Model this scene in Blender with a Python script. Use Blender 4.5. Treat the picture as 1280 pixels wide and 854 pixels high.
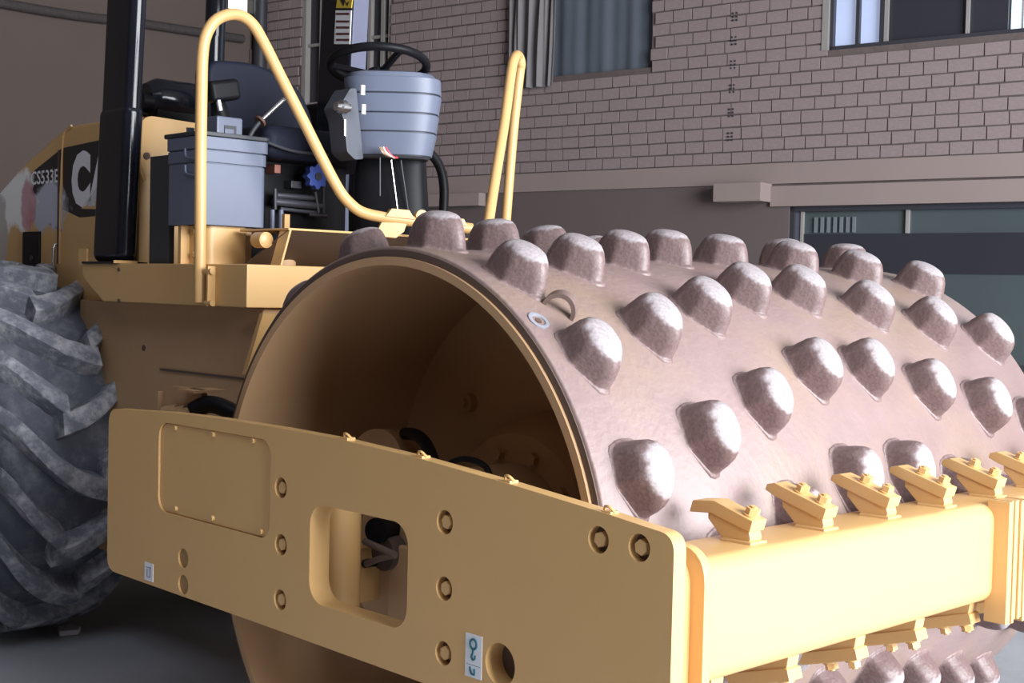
import bpy, bmesh, math, random
from mathutils import Vector, Matrix
random.seed(7)
for o in list(bpy.data.objects): bpy.data.objects.remove(o)
S = bpy.context.scene; COL = S.collection
PI = math.pi
R = math.radians

# ---------------------------------------------------------------- camera
# solved from the drum (1.534 m across, 2.134 m wide) and the frame plate
AX = 0.85                                   # height of the drum axle above the floor
FPX = 1689.0; YAW = 0.8073; PITCH = -0.0379; ROLL = 0.0232
CAM = Vector((-2.1121, -2.6545, 0.6641 + AX))
Fv = Vector((math.cos(YAW)*math.cos(PITCH), math.sin(YAW)*math.cos(PITCH), math.sin(PITCH)))
Rv0 = Vector((math.sin(YAW), -math.cos(YAW), 0)); Uv0 = Rv0.cross(Fv)
Rv = math.cos(ROLL)*Rv0 + math.sin(ROLL)*Uv0
Uv = -math.sin(ROLL)*Rv0 + math.cos(ROLL)*Uv0
cd = bpy.data.cameras.new('camera'); cd.sensor_width = 36; cd.lens = FPX/1280*36
cd.clip_end = 200
cam = bpy.data.objects.new('camera', cd); COL.objects.link(cam)
cam.matrix_world = Matrix(((Rv.x, Uv.x, -Fv.x, CAM.x), (Rv.y, Uv.y, -Fv.y, CAM.y), (Rv.z, Uv.z, -Fv.z, CAM.z), (0, 0, 0, 1)))
S.camera = cam

def ray(px, py): return Fv + Rv*((px-640)/FPX) - Uv*((py-427)/FPX)
def at(px, py, ax, val):
    """point on the plane ax = val (world metres) seen at a photo pixel"""
    d = ray(px, py); i = 'xyz'.index(ax); t = (val-CAM[i])/d[i]; return CAM + d*t
def atn(px, py, n, c):
    d = ray(px, py); t = (c-n.dot(CAM))/n.dot(d); return CAM + d*t

# ---------------------------------------------------------------- light
w = bpy.data.worlds.new('world'); S.world = w; w.use_nodes = True
bg = w.node_tree.nodes['Background']; bg.inputs[0].default_value = (0.62, 0.76, 1.0, 1); bg.inputs[1].default_value = 0.6
def area(name, loc, target, sx, sy, power, color):
    l = bpy.data.lights.new(name, 'AREA'); l.shape = 'RECTANGLE'; l.size = sx; l.size_y = sy; l.energy = power; l.color = color
    o = bpy.data.objects.new(name, l); COL.objects.link(o); o.location = loc
    o.rotation_euler = (Vector(target)-Vector(loc)).to_track_quat('-Z', 'Y').to_euler(); return o
area('daylight_in_doorway', (1.65, -7.7, 2.8), (1.6, 1.0, 1.6), 6.5, 4.6, 1720, (0.94, 0.965, 1.0))
area('overhead_fill', (-3.2, -2.4, 6.3), (-3.2, -2.4, 0.0), 3.0, 4.0, 62, (0.90, 0.95, 1.0))  # unseen ceiling light added as fill for floor and upward faces
S.view_settings.view_transform = 'Standard'; S.view_settings.look = 'None'
S.view_settings.gamma = 1; S.view_settings.use_curve_mapping = False
S.view_settings.exposure = 0.35

# ---------------------------------------------------------------- materials
def mat(name, col, rough=0.5, metal=0.0, var=0.12, scale=6.0, bump=0.0, bscale=60.0, col2=None, c2amt=0.0, c2scale=3.0, spec=0.5, coat=0.0):
    m = bpy.data.materials.new(name); m.use_nodes = True; nt = m.node_tree; N = nt.nodes; L = nt.links
    b = N['Principled BSDF']; b.inputs['Roughness'].default_value = rough; b.inputs['Metallic'].default_value = metal
    b.inputs['Specular IOR Level'].default_value = spec; b.inputs['Coat Weight'].default_value = coat
    tc = N.new('ShaderNodeTexCoord'); n1 = N.new('ShaderNodeTexNoise'); n1.inputs['Scale'].default_value = scale; n1.inputs['Detail'].default_value = 6
    L.new(tc.outputs['Object'], n1.inputs['Vector'])
    mx = N.new('ShaderNodeMix'); mx.data_type = 'RGBA'
    mx.inputs[6].default_value = (*[c*(1-var) for c in col], 1); mx.inputs[7].default_value = (*[min(1, c*(1+var)) for c in col], 1)
    L.new(n1.outputs['Fac'], mx.inputs[0]); out = mx.outputs[2]
    if col2:
        n2 = N.new('ShaderNodeTexNoise'); n2.inputs['Scale'].default_value = c2scale; n2.inputs['Detail'].default_value = 8; n2.inputs['Roughness'].default_value = 0.65
        L.new(tc.outputs['Object'], n2.inputs['Vector'])
        mr = N.new('ShaderNodeMapRange'); mr.inputs[1].default_value = 0.62-0.3*c2amt; mr.inputs[2].default_value = 0.82-0.3*c2amt
        L.new(n2.outputs['Fac'], mr.inputs[0])
        m2 = N.new('ShaderNodeMix'); m2.data_type = 'RGBA'; L.new(mr.outputs[0], m2.inputs[0]); L.new(out, m2.inputs[6]); m2.inputs[7].default_value = (*col2, 1)
        out = m2.outputs[2]
    L.new(out, b.inputs['Base Color'])
    if bump:
        n3 = N.new('ShaderNodeTexNoise'); n3.inputs['Scale'].default_value = bscale; n3.inputs['Detail'].default_value = 6
        L.new(tc.outputs['Object'], n3.inputs['Vector'])
        bp = N.new('ShaderNodeBump'); bp.inputs['Strength'].default_value = bump; bp.inputs['Distance'].default_value = 0.01
        L.new(n3.outputs['Fac'], bp.inputs['Height']); L.new(bp.outputs[0], b.inputs['Normal'])
    return m
def emis(name, col, strength):
    m = mat(name, col, 0.6); b = m.node_tree.nodes['Principled BSDF']
    b.inputs['Emission Color'].default_value = (*col, 1); b.inputs['Emission Strength'].default_value = strength; return m

M = {}
YEL = (0.66, 0.405, 0.165)
M['yellow'] = mat('yellow_paint', YEL, 0.38, var=0.05, scale=2.5, bump=0.04, bscale=25)
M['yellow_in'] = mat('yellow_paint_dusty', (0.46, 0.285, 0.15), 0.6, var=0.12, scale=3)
M['drum'] = mat('drum_steel_dusty_primer', (0.24, 0.168, 0.16), 0.5, var=0.14, scale=9, bump=0.25, bscale=45, col2=(0.265, 0.19, 0.145), c2amt=0.5, c2scale=2.2)
M['rim'] = mat('drum_edge_dark', (0.10, 0.065, 0.05), 0.6)
M['black'] = mat('black_gloss_paint', (0.008, 0.009, 0.014), 0.16, var=0.2, spec=0.35)
M['blackm'] = mat('black_plastic', (0.007, 0.007, 0.009), 0.45, var=0.2, spec=0.15)
M['rubber'] = mat('dusty_rubber_groove_shade', (0.09, 0.098, 0.125), 0.85, var=0.3, scale=9, bump=0.5, bscale=35, col2=(0.20, 0.205, 0.23), c2amt=0.45, c2scale=7)  # dusty rubber, darkened to stand in for the shadow between the lugs
M['lug'] = mat('dusty_tyre_lug', (0.155, 0.165, 0.20), 0.8, var=0.3, scale=12, bump=0.5, bscale=45, col2=(0.40, 0.405, 0.43), c2amt=0.6, c2scale=14)  # dusty lugs, lightened so they read as lit against the darkened grooves
M['grey'] = mat('blue_grey_plastic', (0.125, 0.145, 0.205), 0.45, var=0.04, scale=20, bump=0.06, bscale=300)
M['dgrey'] = mat('dark_grey_plastic', (0.035, 0.038, 0.046), 0.5)
M['seat'] = mat('navy_vinyl', (0.013, 0.015, 0.028), 0.6, var=0.1, bump=0.05, bscale=120, spec=0.15)
M['steel'] = mat('bright_steel', (0.65, 0.65, 0.66), 0.25, 1.0)
M['strip'] = mat('pale_blue_sheen_and_damper', (0.12, 0.13, 0.19), 0.35)  # pale tone painting the light on the right post's front; also colours the dampers
M['blue'] = mat('blue_plastic', (0.05, 0.09, 0.36), 0.4)
M['white'] = mat('white_sticker', (0.78, 0.80, 0.83), 0.5, var=0.03)
M['letter'] = mat('silver_letter', (0.82, 0.82, 0.86), 0.5, var=0.08)
M['decal'] = mat('black_decal', (0.018, 0.018, 0.022), 0.35)
M['teal'] = mat('teal_print', (0.02, 0.14, 0.18), 0.5)
M['red'] = mat('red_wire', (0.6, 0.06, 0.08), 0.5)
M['orange'] = mat('yellow_print', (0.62, 0.45, 0.05), 0.5)
M['brick'] = mat('painted_brick', (0.285, 0.225, 0.225), 0.85, var=0.16, scale=5, bump=0.4, bscale=30)
M['mortar'] = mat('mortar', (0.13, 0.10, 0.095), 0.95, var=0.25, scale=8, bump=0.5, bscale=30)
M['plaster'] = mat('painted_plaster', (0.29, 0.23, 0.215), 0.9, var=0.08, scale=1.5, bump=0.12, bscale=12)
M['plaster_lo'] = mat('brown_plaster_shaded', (0.13, 0.10, 0.097), 0.85, var=0.08, scale=1.2, bump=0.1, bscale=12)  # brown plaster, darkened further for the shade below the ring beam
M['plaster_rear'] = mat('grey_brown_plaster', (0.115, 0.088, 0.078), 0.9, var=0.1, scale=1.0, bump=0.12, bscale=10)
M['floor'] = mat('worn_concrete', (0.41, 0.425, 0.46), 0.6, var=0.25, scale=1.6, bump=0.15, bscale=25, col2=(0.26, 0.26, 0.275), c2amt=0.3, c2scale=0.9)
M['concrete'] = mat('roof_concrete', (0.22, 0.20, 0.19), 0.9)
M['cloth_blue'] = mat('slate_blue_cloth', (0.105, 0.125, 0.155), 0.9, var=0.15, scale=3)
M['cloth_grey'] = mat('grey_drape', (0.20, 0.19, 0.195), 0.9, var=0.12, scale=5)
M['frame_dark'] = mat('dark_window_metal', (0.04, 0.04, 0.05), 0.5)
M['frame_pale'] = mat('pale_window_metal', (0.30, 0.28, 0.27), 0.6)
M['glass_dark'] = mat('dark_green_glass', (0.075, 0.095, 0.10), 0.22, var=0.2, scale=0.8)
M['glass_dark2'] = mat('smoky_glass', (0.035, 0.036, 0.046), 0.25, var=0.15, scale=0.8)
M['glass_lit'] = emis('daylit_frosted_glass', (0.36, 0.42, 0.60), 0.55)
M['glass_bright'] = emis('daylit_corrugated_sheet', (0.6, 0.75, 0.85), 0.9)
M['rust'] = mat('rusty_conduit', (0.06, 0.05, 0.05), 0.8, var=0.4, scale=30, bump=0.5, bscale=90)
M['copper'] = mat('amber_wire', (0.4, 0.2, 0.08), 0.5)

def pad_material():
    m = mat('pad_foot_casting', (0.165, 0.11, 0.106), 0.45, var=0.16, scale=14, bump=0.22, bscale=70)
    nt = m.node_tree; N = nt.nodes; L = nt.links; b = N['Principled BSDF']
    src = b.inputs['Base Color'].links[0].from_socket
    tc = N.new('ShaderNodeTexCoord'); sp = N.new('ShaderNodeSeparateXYZ'); L.new(tc.outputs['Object'], sp.inputs[0])
    nz = N.new('ShaderNodeTexNoise'); nz.inputs['Scale'].default_value = 45; L.new(tc.outputs['Object'], nz.inputs['Vector'])
    ad = N.new('ShaderNodeMath'); ad.operation = 'MULTIPLY_ADD'; ad.inputs[1].default_value = 0.03; L.new(nz.outputs['Fac'], ad.inputs[0]); L.new(sp.outputs['Z'], ad.inputs[2])
    mr = N.new('ShaderNodeMapRange'); mr.inputs[1].default_value = 0.090; mr.inputs[2].default_value = 0.100; L.new(ad.outputs[0], mr.inputs[0])
    mx = N.new('ShaderNodeMix'); mx.data_type = 'RGBA'; mx.inputs[7].default_value = (0.35, 0.31, 0.318, 1)
    L.new(mr.outputs[0], mx.inputs[0]); L.new(src, mx.inputs[6])
    m3 = N.new('ShaderNodeMapRange'); m3.inputs[1].default_value = 0.014; m3.inputs[2].default_value = 0.026; L.new(ad.outputs[0], m3.inputs[0])
    m4 = N.new('ShaderNodeMix'); m4.data_type = 'RGBA'; m4.inputs[6].default_value = (0.24, 0.168, 0.16, 1); L.new(m3.outputs[0], m4.inputs[0]); L.new(mx.outputs[2], m4.inputs[7])
    n5 = N.new('ShaderNodeTexNoise'); n5.inputs['Scale'].default_value = 130; L.new(tc.outputs['Object'], n5.inputs['Vector'])
    m5 = N.new('ShaderNodeMix'); m5.data_type = 'RGBA'; m5.blend_type = 'MULTIPLY'; m5.inputs[0].default_value = 0.3
    r5 = N.new('ShaderNodeMapRange'); r5.inputs[1].default_value = 0.35; r5.inputs[2].default_value = 0.6; r5.inputs[3].default_value = 0.45; r5.inputs[4].default_value = 1.15; L.new(n5.outputs['Fac'], r5.inputs[0])
    L.new(m4.outputs[2], m5.inputs[6]); L.new(r5.outputs[0], m5.inputs[7]); L.new(m5.outputs[2], b.inputs['Base Color'])
    return m
M['pad'] = pad_material()
M['pad_plain'] = mat('dusty_forged_steel', (0.17, 0.115, 0.10), 0.5, var=0.2, scale=30)

# ---------------------------------------------------------------- mesh helpers
def link(name, me, m, parent=None):
    o = bpy.data.objects.new(name, me); COL.objects.link(o)
    if m is not None and not me.materials: me.materials.append(M[m] if isinstance(m, str) else m)
    if parent is not None:
        o.parent = parent
        if parent.type == 'EMPTY': o.matrix_parent_inverse = Matrix.Translation(-parent.location)
    return o
def to_mesh(bm, smooth=40):
    bmesh.ops.recalc_face_normals(bm, faces=bm.faces)
    me = bpy.data.meshes.new('mesh'); bm.to_mesh(me); bm.free()
    if smooth:
        for p in me.polygons: p.use_smooth = True
        me.set_sharp_from_angle(angle=R(smooth))
    return me
class B:
    """collects shapes that make up ONE part"""
    def __init__(s): s.bm = bmesh.new(); s.bev = False
    def add(s, vs, fs):
        vv = [s.bm.verts.new(v) for v in vs]; out = []
        for f in fs:
            try: out.append(s.bm.faces.new([vv[i] for i in f]))
            except ValueError: pass
        return out
    def box(s, x0, x1, y0, y1, z0, z1, mtx=None, bev=0.0, seg=2):
        vs = [Vector((x, y, z)) for z in (z0, z1) for y in (y0, y1) for x in (x0, x1)]
        if mtx: vs = [mtx @ v for v in vs]
        fs = s.add(vs, [(0, 2, 3, 1), (4, 5, 7, 6), (0, 1, 5, 4), (2, 6, 7, 3), (0, 4, 6, 2), (1, 3, 7, 5)])
        if bev: s.bevel(fs, bev, seg)
        return s
    def bevel(s, fs, off, seg=2, ang=25):
        s.bev = True; bmesh.ops.recalc_face_normals(s.bm, faces=fs); s.bm.normal_update()
        es = {e for f in fs for e in f.edges if len(e.link_faces) == 2 and e.calc_face_angle(0) > R(ang)}
        bmesh.ops.recalc_face_normals(s.bm, faces=fs)
        bmesh.ops.bevel(s.bm, geom=list(es), offset=off, segments=seg, profile=0.5, affect='EDGES', clamp_overlap=True)
    def prism(s, poly, ax, a, b, bev=0.0, holes=(), seg=2):
        """polygon in the two other axes (in xyz order), extruded along ax from a to b, with holes"""
        i = 'xyz'.index(ax); o = [k for k in range(3) if k != i]
        def P(q, v): r_ = [0, 0, 0]; r_[o[0]] = q[0]; r_[o[1]] = q[1]; r_[i] = v; return r_
        if not holes:
            n = len(poly); vs = [P(q, a) for q in poly]+[P(q, b) for q in poly]
            fs = s.add(vs, [tuple(range(n)), tuple(range(n, 2*n))]+[(k, (k+1) % n, n+(k+1) % n, n+k) for k in range(n)])
            if bev: s.bevel(fs, bev, seg)
            return s
        t = bmesh.new(); loops = []
        for lp in (poly, *holes):
            vv = [t.verts.new((q[0], q[1], 0)) for q in lp]; loops.append(len(lp))
            for k in range(len(vv)): t.edges.new((vv[k], vv[(k+1) % len(vv)]))
        bmesh.ops.triangle_fill(t, edges=t.edges[:], use_beauty=True)
        t.verts.index_update(); n = len(t.verts)
        pts = [(v.co.x, v.co.y) for v in t.verts]; tris = [tuple(v.index for v in f.verts) for f in t.faces]; t.free()
        fs = [f for f in tris]+[tuple(k+n for k in f) for f in tris]; k0 = 0
        for ln in loops:
            fs += [(k0+k, k0+(k+1) % ln, n+k0+(k+1) % ln, n+k0+k) for k in range(ln)]; k0 += ln
        s.add([P(q, a) for q in pts]+[P(q, b) for q in pts], fs); return s
    def cyl(s, p0, p1, r0, r1=None, seg=20, cap=True):
        p0 = Vector(p0); p1 = Vector(p1); r1 = r0 if r1 is None else r1; d = (p1-p0).normalized()
        a = d.orthogonal().normalized(); b = d.cross(a)
        ring = lambda c, rr: [c+(a*math.cos(t)+b*math.sin(t))*rr for t in (2*PI*k/seg for k in range(seg))]
        fs = [(k, (k+1) % seg, seg+(k+1) % seg, seg+k) for k in range(seg)]
        if cap: fs += [tuple(range(seg)), tuple(range(seg, 2*seg))]
        s.add(ring(p0, r0)+ring(p1, r1), fs); return s
    def tube(s, pts, rad, seg=14, smooth=4, closed=False, cap=True):
        P = [Vector(p) for p in pts]
        if smooth: P = catmull(P, smooth, closed)
        n = len(P); vs = []; prev = None
        for k in range(n):
            d = (P[(k+1) % n]-P[k-1]) if closed else (P[min(k+1, n-1)]-P[max(k-1, 0)])
            d.normalize()
            a = d.orthogonal() if prev is None else prev-d*prev.dot(d)
            a.normalize(); prev = a; b = d.cross(a)
            vs += [P[k]+(a*math.cos(2*PI*j/seg)+b*math.sin(2*PI*j/seg))*rad for j in range(seg)]
        fs = [(k*seg+j, k*seg+(j+1) % seg, ((k+1) % n)*seg+(j+1) % seg, ((k+1) % n)*seg+j) for k in range(n if closed else n-1) for j in range(seg)]
        if cap and not closed: fs += [tuple(range(seg)), tuple(range((n-1)*seg, n*seg))]
        s.add(vs, fs); return s
    def lathe(s, prof, axis_pt, ax='x', seg=96, a0=0, a1=2*PI):
        """prof: (along, radius) pairs turned about a line through axis_pt"""
        c = Vector(axis_pt); full = abs(a1-a0-2*PI) < 1e-6; ns = seg if full else seg+1; vs = []
        for k in range(ns):
            t = a0+(a1-a0)*k/seg
            for (u, r_) in prof:
                if ax == 'x': vs.append(c+Vector((u, r_*math.cos(t), r_*math.sin(t))))
                elif ax == 'y': vs.append(c+Vector((r_*math.cos(t), u, r_*math.sin(t))))
                else: vs.append(c+Vector((r_*math.cos(t), r_*math.sin(t), u)))
        m = len(prof)
        s.add(vs, [(k*m+j, k*m+j+1, ((k+1) % ns)*m+j+1, ((k+1) % ns)*m+j) for k in range(seg) for j in range(m-1)]); return s
    def loft(s, rings, cap=True):
        n = len(rings[0]); vs = [v for r_ in rings for v in r_]
        fs = [(k*n+j, k*n+(j+1) % n, (k+1)*n+(j+1) % n, (k+1)*n+j) for k in range(len(rings)-1) for j in range(n)]
        if cap: fs += [tuple(range(n)), tuple(range((len(rings)-1)*n, len(rings)*n))]
        s.add(vs, fs); return s
    def mesh(s, smooth=40): return to_mesh(s.bm, smooth)
    def build(s, name, m, parent=None, smooth=40):
        o = link(name, s.mesh(smooth), m, parent)
        if s.bev and smooth: wn = o.modifiers.new('weighted', 'WEIGHTED_NORMAL'); wn.keep_sharp = True
        return o
def catmull(P, sub, closed=False):
    out = []; n = len(P); rng = n if closed else n-1
    for k in range(rng):
        p0 = P[k-1] if (closed or k) else P[0]; p1 = P[k]; p2 = P[(k+1) % n]; p3 = P[(k+2) % n] if closed else P[min(k+2, n-1)]
        for j in range(sub):
            t = j/sub
            out.append(0.5*((2*p1)+(p2-p0)*t+(2*p0-5*p1+4*p2-p3)*t*t+(3*p1-p0-3*p2+p3)*t**3))
    if not closed: out.append(P[-1])
    return out
def rrect(u0, u1, v0, v1, rad, n=6):
    rad = min(rad, abs(u1-u0)/2, abs(v1-v0)/2); out = []
    for (cu, cv, a) in ((u1-rad, v1-rad, 0), (u0+rad, v1-rad, 90), (u0+rad, v0+rad, 180), (u1-rad, v0+rad, 270)):
        out += [(cu+rad*math.cos(R(a+90*k/n)), cv+rad*math.sin(R(a+90*k/n))) for k in range(n+1)]
    return out
def circle2(cu, cv, rad, n=28): return [(cu+rad*math.cos(2*PI*k/n), cv+rad*math.sin(2*PI*k/n)) for k in range(n)]
def roundpoly(pts, rad, n=5):
    """polygon with rounded corners; rad may be a list"""
    out = []; N_ = len(pts)
    for k in range(N_):
        p = Vector(pts[k]); a = Vector(pts[k-1])-p; b = Vector(pts[(k+1) % N_])-p
        rr = rad[k] if isinstance(rad, (list, tuple)) else rad
        if rr <= 0: out.append(tuple(p)); continue
        rr = min(rr, a.length*.49, b.length*.49); p0 = p+a.normalized()*rr; p1 = p+b.normalized()*rr
        for j in range(n+1):
            t = j/n; out.append(tuple(p0*(1-t)**2+p*2*t*(1-t)+p1*t*t))
    return out
def text(body, name, m, parent, origin, xdir, ydir, height, width=None, depth=0.0015, bold=0.0):
    cu = bpy.data.curves.new('text', 'FONT'); cu.body = body; cu.size = 1.0; cu.extrude = 0; cu.offset = bold; cu.resolution_u = 3
    ob = bpy.data.objects.new('text', cu); COL.objects.link(ob); bpy.context.view_layer.update()
    me = bpy.data.meshes.new_from_object(ob.evaluated_get(bpy.context.evaluated_depsgraph_get())); bpy.data.objects.remove(ob)
    xs = [v.co.x for v in me.vertices]; ys = [v.co.y for v in me.vertices]
    sx = (width/(max(xs)-min(xs))) if width else height/(max(ys)-min(ys)); sy = height/(max(ys)-min(ys))
    x0 = min(xs); y0 = min(ys); xd = Vector(xdir).normalized(); yd = Vector(ydir).normalized(); o = Vector(origin)
    for v in me.vertices: v.co = o+xd*((v.co.x-x0)*sx)+yd*((v.co.y-y0)*sy)
    me.materials.clear(); return link(name, me, m, parent)
def struct(o): o['kind'] = 'structure'; return o
def tag(o, label, cat, group=None):
    o['label'] = label; o['category'] = cat
    if group: o['group'] = group
    return o

# ================================================================ the room
PSI = R(9.0); WN = Vector((math.cos(PSI), math.sin(PSI), 0)); WD = Vector((-math.sin(PSI), math.cos(PSI), 0)); WDIST = 9.8
W0 = CAM + WN*WDIST; W0.z = 0
def wp(s, z, d=0.0): return W0 + WD*s + WN*d + Vector((0, 0, z))      # along the brick wall, height, depth into the wall
def ws(px, py):
    q = atn(px, py, WN, WN.dot(W0)); v = q-W0; return v.dot(WD), q.z
WM = Matrix(((WD.x, -WN.x*-1, 0, W0.x), (WD.y, WN.y, 0, W0.y), (0, 0, 1, 0), (0, 0, 0, 1)))   # local: x along wall, y into wall, z up
def wall_obj(name, b, m, parent=None, smooth=40):
    """shape built in wall coordinates (s, depth, z)"""
    o = b.build(name, m, parent, smooth)
    if parent is None: o.matrix_world = WM
    return o
S_COR = ws(322, 60)[0]; S_END = -6.0; Z_TOP = 6.4
Z_SEAM = ws(1000, 203)[1]; Z_BB = ws(1000, 229)[1]; Z_SILL = (ws(815, 86)[1]+ws(1034, 57)[1]+ws(664, 101)[1])/3
# openings (s0, s1, z0, z1)
OP1 = (ws(814, 60)[0], ws(648, 60)[0], Z_SILL, Z_SILL+1.6)
OP2 = (-0.5, ws(1035, 50)[0], Z_SILL, Z_SILL+1.6)
OP3 = (ws(488, 60)[0], ws(376, 60)[0], Z_SEAM+0.2, Z_SILL+1.6)
OP4 = (-2.5, ws(985, 260)[0], 1.02, ws(1280, 252)[1])

fl = B().box(-12, 14, -16, 16, -0.2, 0.0).build('floor', 'floor'); struct(fl)
b = B()
rect = lambda o: [(o[0], o[2]), (o[1], o[2]), (o[1], o[3]), (o[0], o[3])]
b.prism([(S_END, 0), (S_COR, 0), (S_COR, Z_TOP), (S_END, Z_TOP)], 'y', 0.012, 0.25, holes=[rect(OP1), rect(OP2), rect(OP3), rect(OP4)])
wall = wall_obj('wall_right', b, 'mortar', smooth=0); struct(wall)
# bricks, one by one
BL, BH, MO = 0.168, 0.0885, 0.0115
bricks = []
nrow = int((Z_TOP-Z_SEAM)/(BH+MO))
for rI in range(nrow):
    z = Z_SEAM + MO + rI*(BH+MO); off = (rI % 2)*0.5*(BL+MO) + random.uniform(-.02, .02)
    s = S_END + off
    while s < S_COR-0.02:
        s1 = min(s+BL*random.uniform(.94, 1.03), S_COR); pieces = [(s, s1)]
        for o in (OP1, OP2, OP3):
            if z+BH > o[2]-0.01 and z < o[3]:
                np_ = []
                for a_, b_ in pieces:
                    if b_ <= o[0] or a_ >= o[1]: np_.append((a_, b_))
                    else:
                        if a_ < o[0]-.04: np_.append((a_, o[0]))
                        if b_ > o[1]+.04: np_.append((o[1], b_))
                pieces = np_
        for a_, b_ in pieces: bricks.append((a_, b_, z, min(z+BH, Z_TOP)))
        s = s1+MO
def seen(s, z):
    v = wp(s, z)-CAM; d = v.dot(Fv)
    if d <= 0: return None
    px, py = 640+FPX*v.dot(Rv)/d, 427-FPX*v.dot(Uv)/d
    return d if (-10 < px < 1290 and -10 < py < 240) else None
vis = sorted([(seen((q[0]+q[1])/2, (q[2]+q[3])/2), q) for q in bricks if seen((q[0]+q[1])/2, (q[2]+q[3])/2)], key=lambda t: t[0])
near = {q for _, q in vis[:300]}
def brick_mesh(seed):
    rr = random.Random(seed); bb = B(); fs = bb.add([Vector((x*.5+rr.uniform(-.012, .012), y, zz*.5+rr.uniform(-.03, .03))) for zz in (-1, 1) for y in (0, 1) for x in (-1, 1)],
        [(0, 2, 3, 1), (4, 5, 7, 6), (0, 1, 5, 4), (2, 6, 7, 3), (0, 4, 6, 2), (1, 3, 7, 5)])
    me = bb.mesh(0); me.materials.append(M['brick']); return me
bms = [brick_mesh(k) for k in range(6)]
rest = B()
for q in bricks:
    d0 = random.uniform(-.004, .003)
    if q in near:
        o = bpy.data.objects.new('brick', random.choice(bms)); COL.objects.link(o); o.parent = wall
        o.location = ((q[0]+q[1])/2, d0, (q[2]+q[3])/2); o.scale = (q[1]-q[0], 0.03, q[3]-q[2])
    else: rest.box(q[0], q[1], d0, 0.03, q[2]+random.uniform(0, .004), q[3]-random.uniform(0, .004))
o = rest.build('brick_courses', 'brick', wall, 0); o['kind'] = 'stuff'
# honeycomb holes of the end-on bricks in the vertical joint
b = B()
for py in (20, 50, 80, 110, 140, 170):
    s, z = ws(918-(py-20)*0.04, py)
    for i in range(2):
        for j in range(3): b.box(s-.022+i*.034-.007, s-.022+i*.034+.007, -.006, .02, z-.034+j*.028-.007, z-.034+j*.028+.007)
b.build('brick_hole', 'frame_dark', wall, 0)['kind'] = 'stuff'
# ring beam, corbel and plaster below
b = B(); b.box(S_END, S_COR, -0.015, 0.02, Z_BB, Z_SEAM)
b.build('ring_beam', 'plaster', wall, 0)
s0, z0 = ws(893, 226); s1, z1 = ws(965, 250)
b = B(); b.box(s1, s0-.1, -0.2, 0.0, z1-.02, Z_BB+.002, bev=.006); b.build('corbel', 'plaster', wall)
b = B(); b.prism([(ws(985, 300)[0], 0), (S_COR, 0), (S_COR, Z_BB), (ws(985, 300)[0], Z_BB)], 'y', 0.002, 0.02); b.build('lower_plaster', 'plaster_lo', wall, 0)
s2, z2 = ws(640, 237); s3, z3 = ws(560, 258)
b = B(); b.box(ws(607, 255)[0], S_COR, -0.10, 0.0, ws(600, 258)[1], Z_BB, bev=.005); b.build('pipe_ledge', 'plaster', wall)
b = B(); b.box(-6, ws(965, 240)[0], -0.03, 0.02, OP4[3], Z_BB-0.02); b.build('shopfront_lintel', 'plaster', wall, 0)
b = B(); b.box(-6, OP4[1], -0.012, 0.02, 0.82, 1.0); b.build('painted_sill_band', mat('yellow_wall_band', (0.55, 0.36, 0.06), 0.7), wall, 0)

def pane(name, o, m, parent, depth=0.12):
    bb = B(); bb.box(o[0], o[1], depth, depth+.01, o[2], o[3]); return bb.build(name, m, parent, 0)
def bars(name, lst, m, parent, d0, d1):
    out = None
    for (a, c, z0_, z1_) in lst:
        bb = B(); bb.box(a, c, d0, d1, z0_, z1_); out = bb.build(name, m, parent, 0)
    return out
def frame_ring(o, t, d0, d1):
    bb = B(); bb.box(o[0], o[1], d0, d1, o[2], o[2]+t); bb.box(o[0], o[1], d0, d1, o[3]-t, o[3]); bb.box(o[0], o[0]+t, d0, d1, o[2], o[3]); bb.box(o[1]-t, o[1], d0, d1, o[2], o[3]); return bb
def wavy(s0, s1, z0, z1, d, amp, waves, taper=0.0, seed=1, n=90, nz=14, th=.006):
    """a hanging cloth with folds, in wall coordinates"""
    rr = random.Random(seed); ph = [rr.uniform(0, 6.3) for _ in range(5)]; bb = B(); rows_ = []
    for layer in (0, th):
        for j in range(nz+1):
            v = j/nz; z = z0+(z1-z0)*v
            for i in range(n+1):
                u = i/n; sc = 1-taper*(1-v); mid = s0*.3+s1*.7
                s = mid+((s0+(s1-s0)*u)-mid)*sc
                dd = d+amp*(math.sin(waves*6.28*u+ph[0]+.7*math.sin(3*v+ph[1]))*.6+math.sin(waves*2.3*6.28*u+ph[2])*.3+.15*math.sin(11*u+7*v+ph[3]))+layer
                rows_.append(Vector((s, dd, z)))
    fs = []; L_ = (n+1)*(nz+1)
    for j in range(nz):
        for i in range(n):
            a = j*(n+1)+i; fs.append((a, a+1, a+n+2, a+n+1)); fs.append((L_+a, L_+a+n+1, L_+a+n+2, L_+a+1))
    bb.add(rows_, fs); return bb

# window_1: opening closed by a slate cloth, a grey drape hanging out over the sill
fo = frame_ring(OP1, .035, .10, .15); w1 = wall_obj('window_1', fo, 'frame_pale'); struct(w1)
pane('pane', OP1, 'glass_dark2', w1, .2)
cl = wavy(OP1[0]+.03, OP1[1]-.05, OP1[2]+.01, OP1[3], .07, .012, 4, 0, 3)
tag(wall_obj('window_cloth', cl, 'cloth_blue'), 'flat slate blue cloth covering the upper window opening in the brick wall', 'curtain')
dr = wavy(ws(703, 60)[0], ws(640, 60)[0], ws(655, 112)[1], OP1[3], -.06, .045, 4, .12, 5)
tag(wall_obj('drape', dr, 'cloth_grey'), 'gathered grey drape hanging over the left edge of the cloth-covered window', 'curtain')
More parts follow.
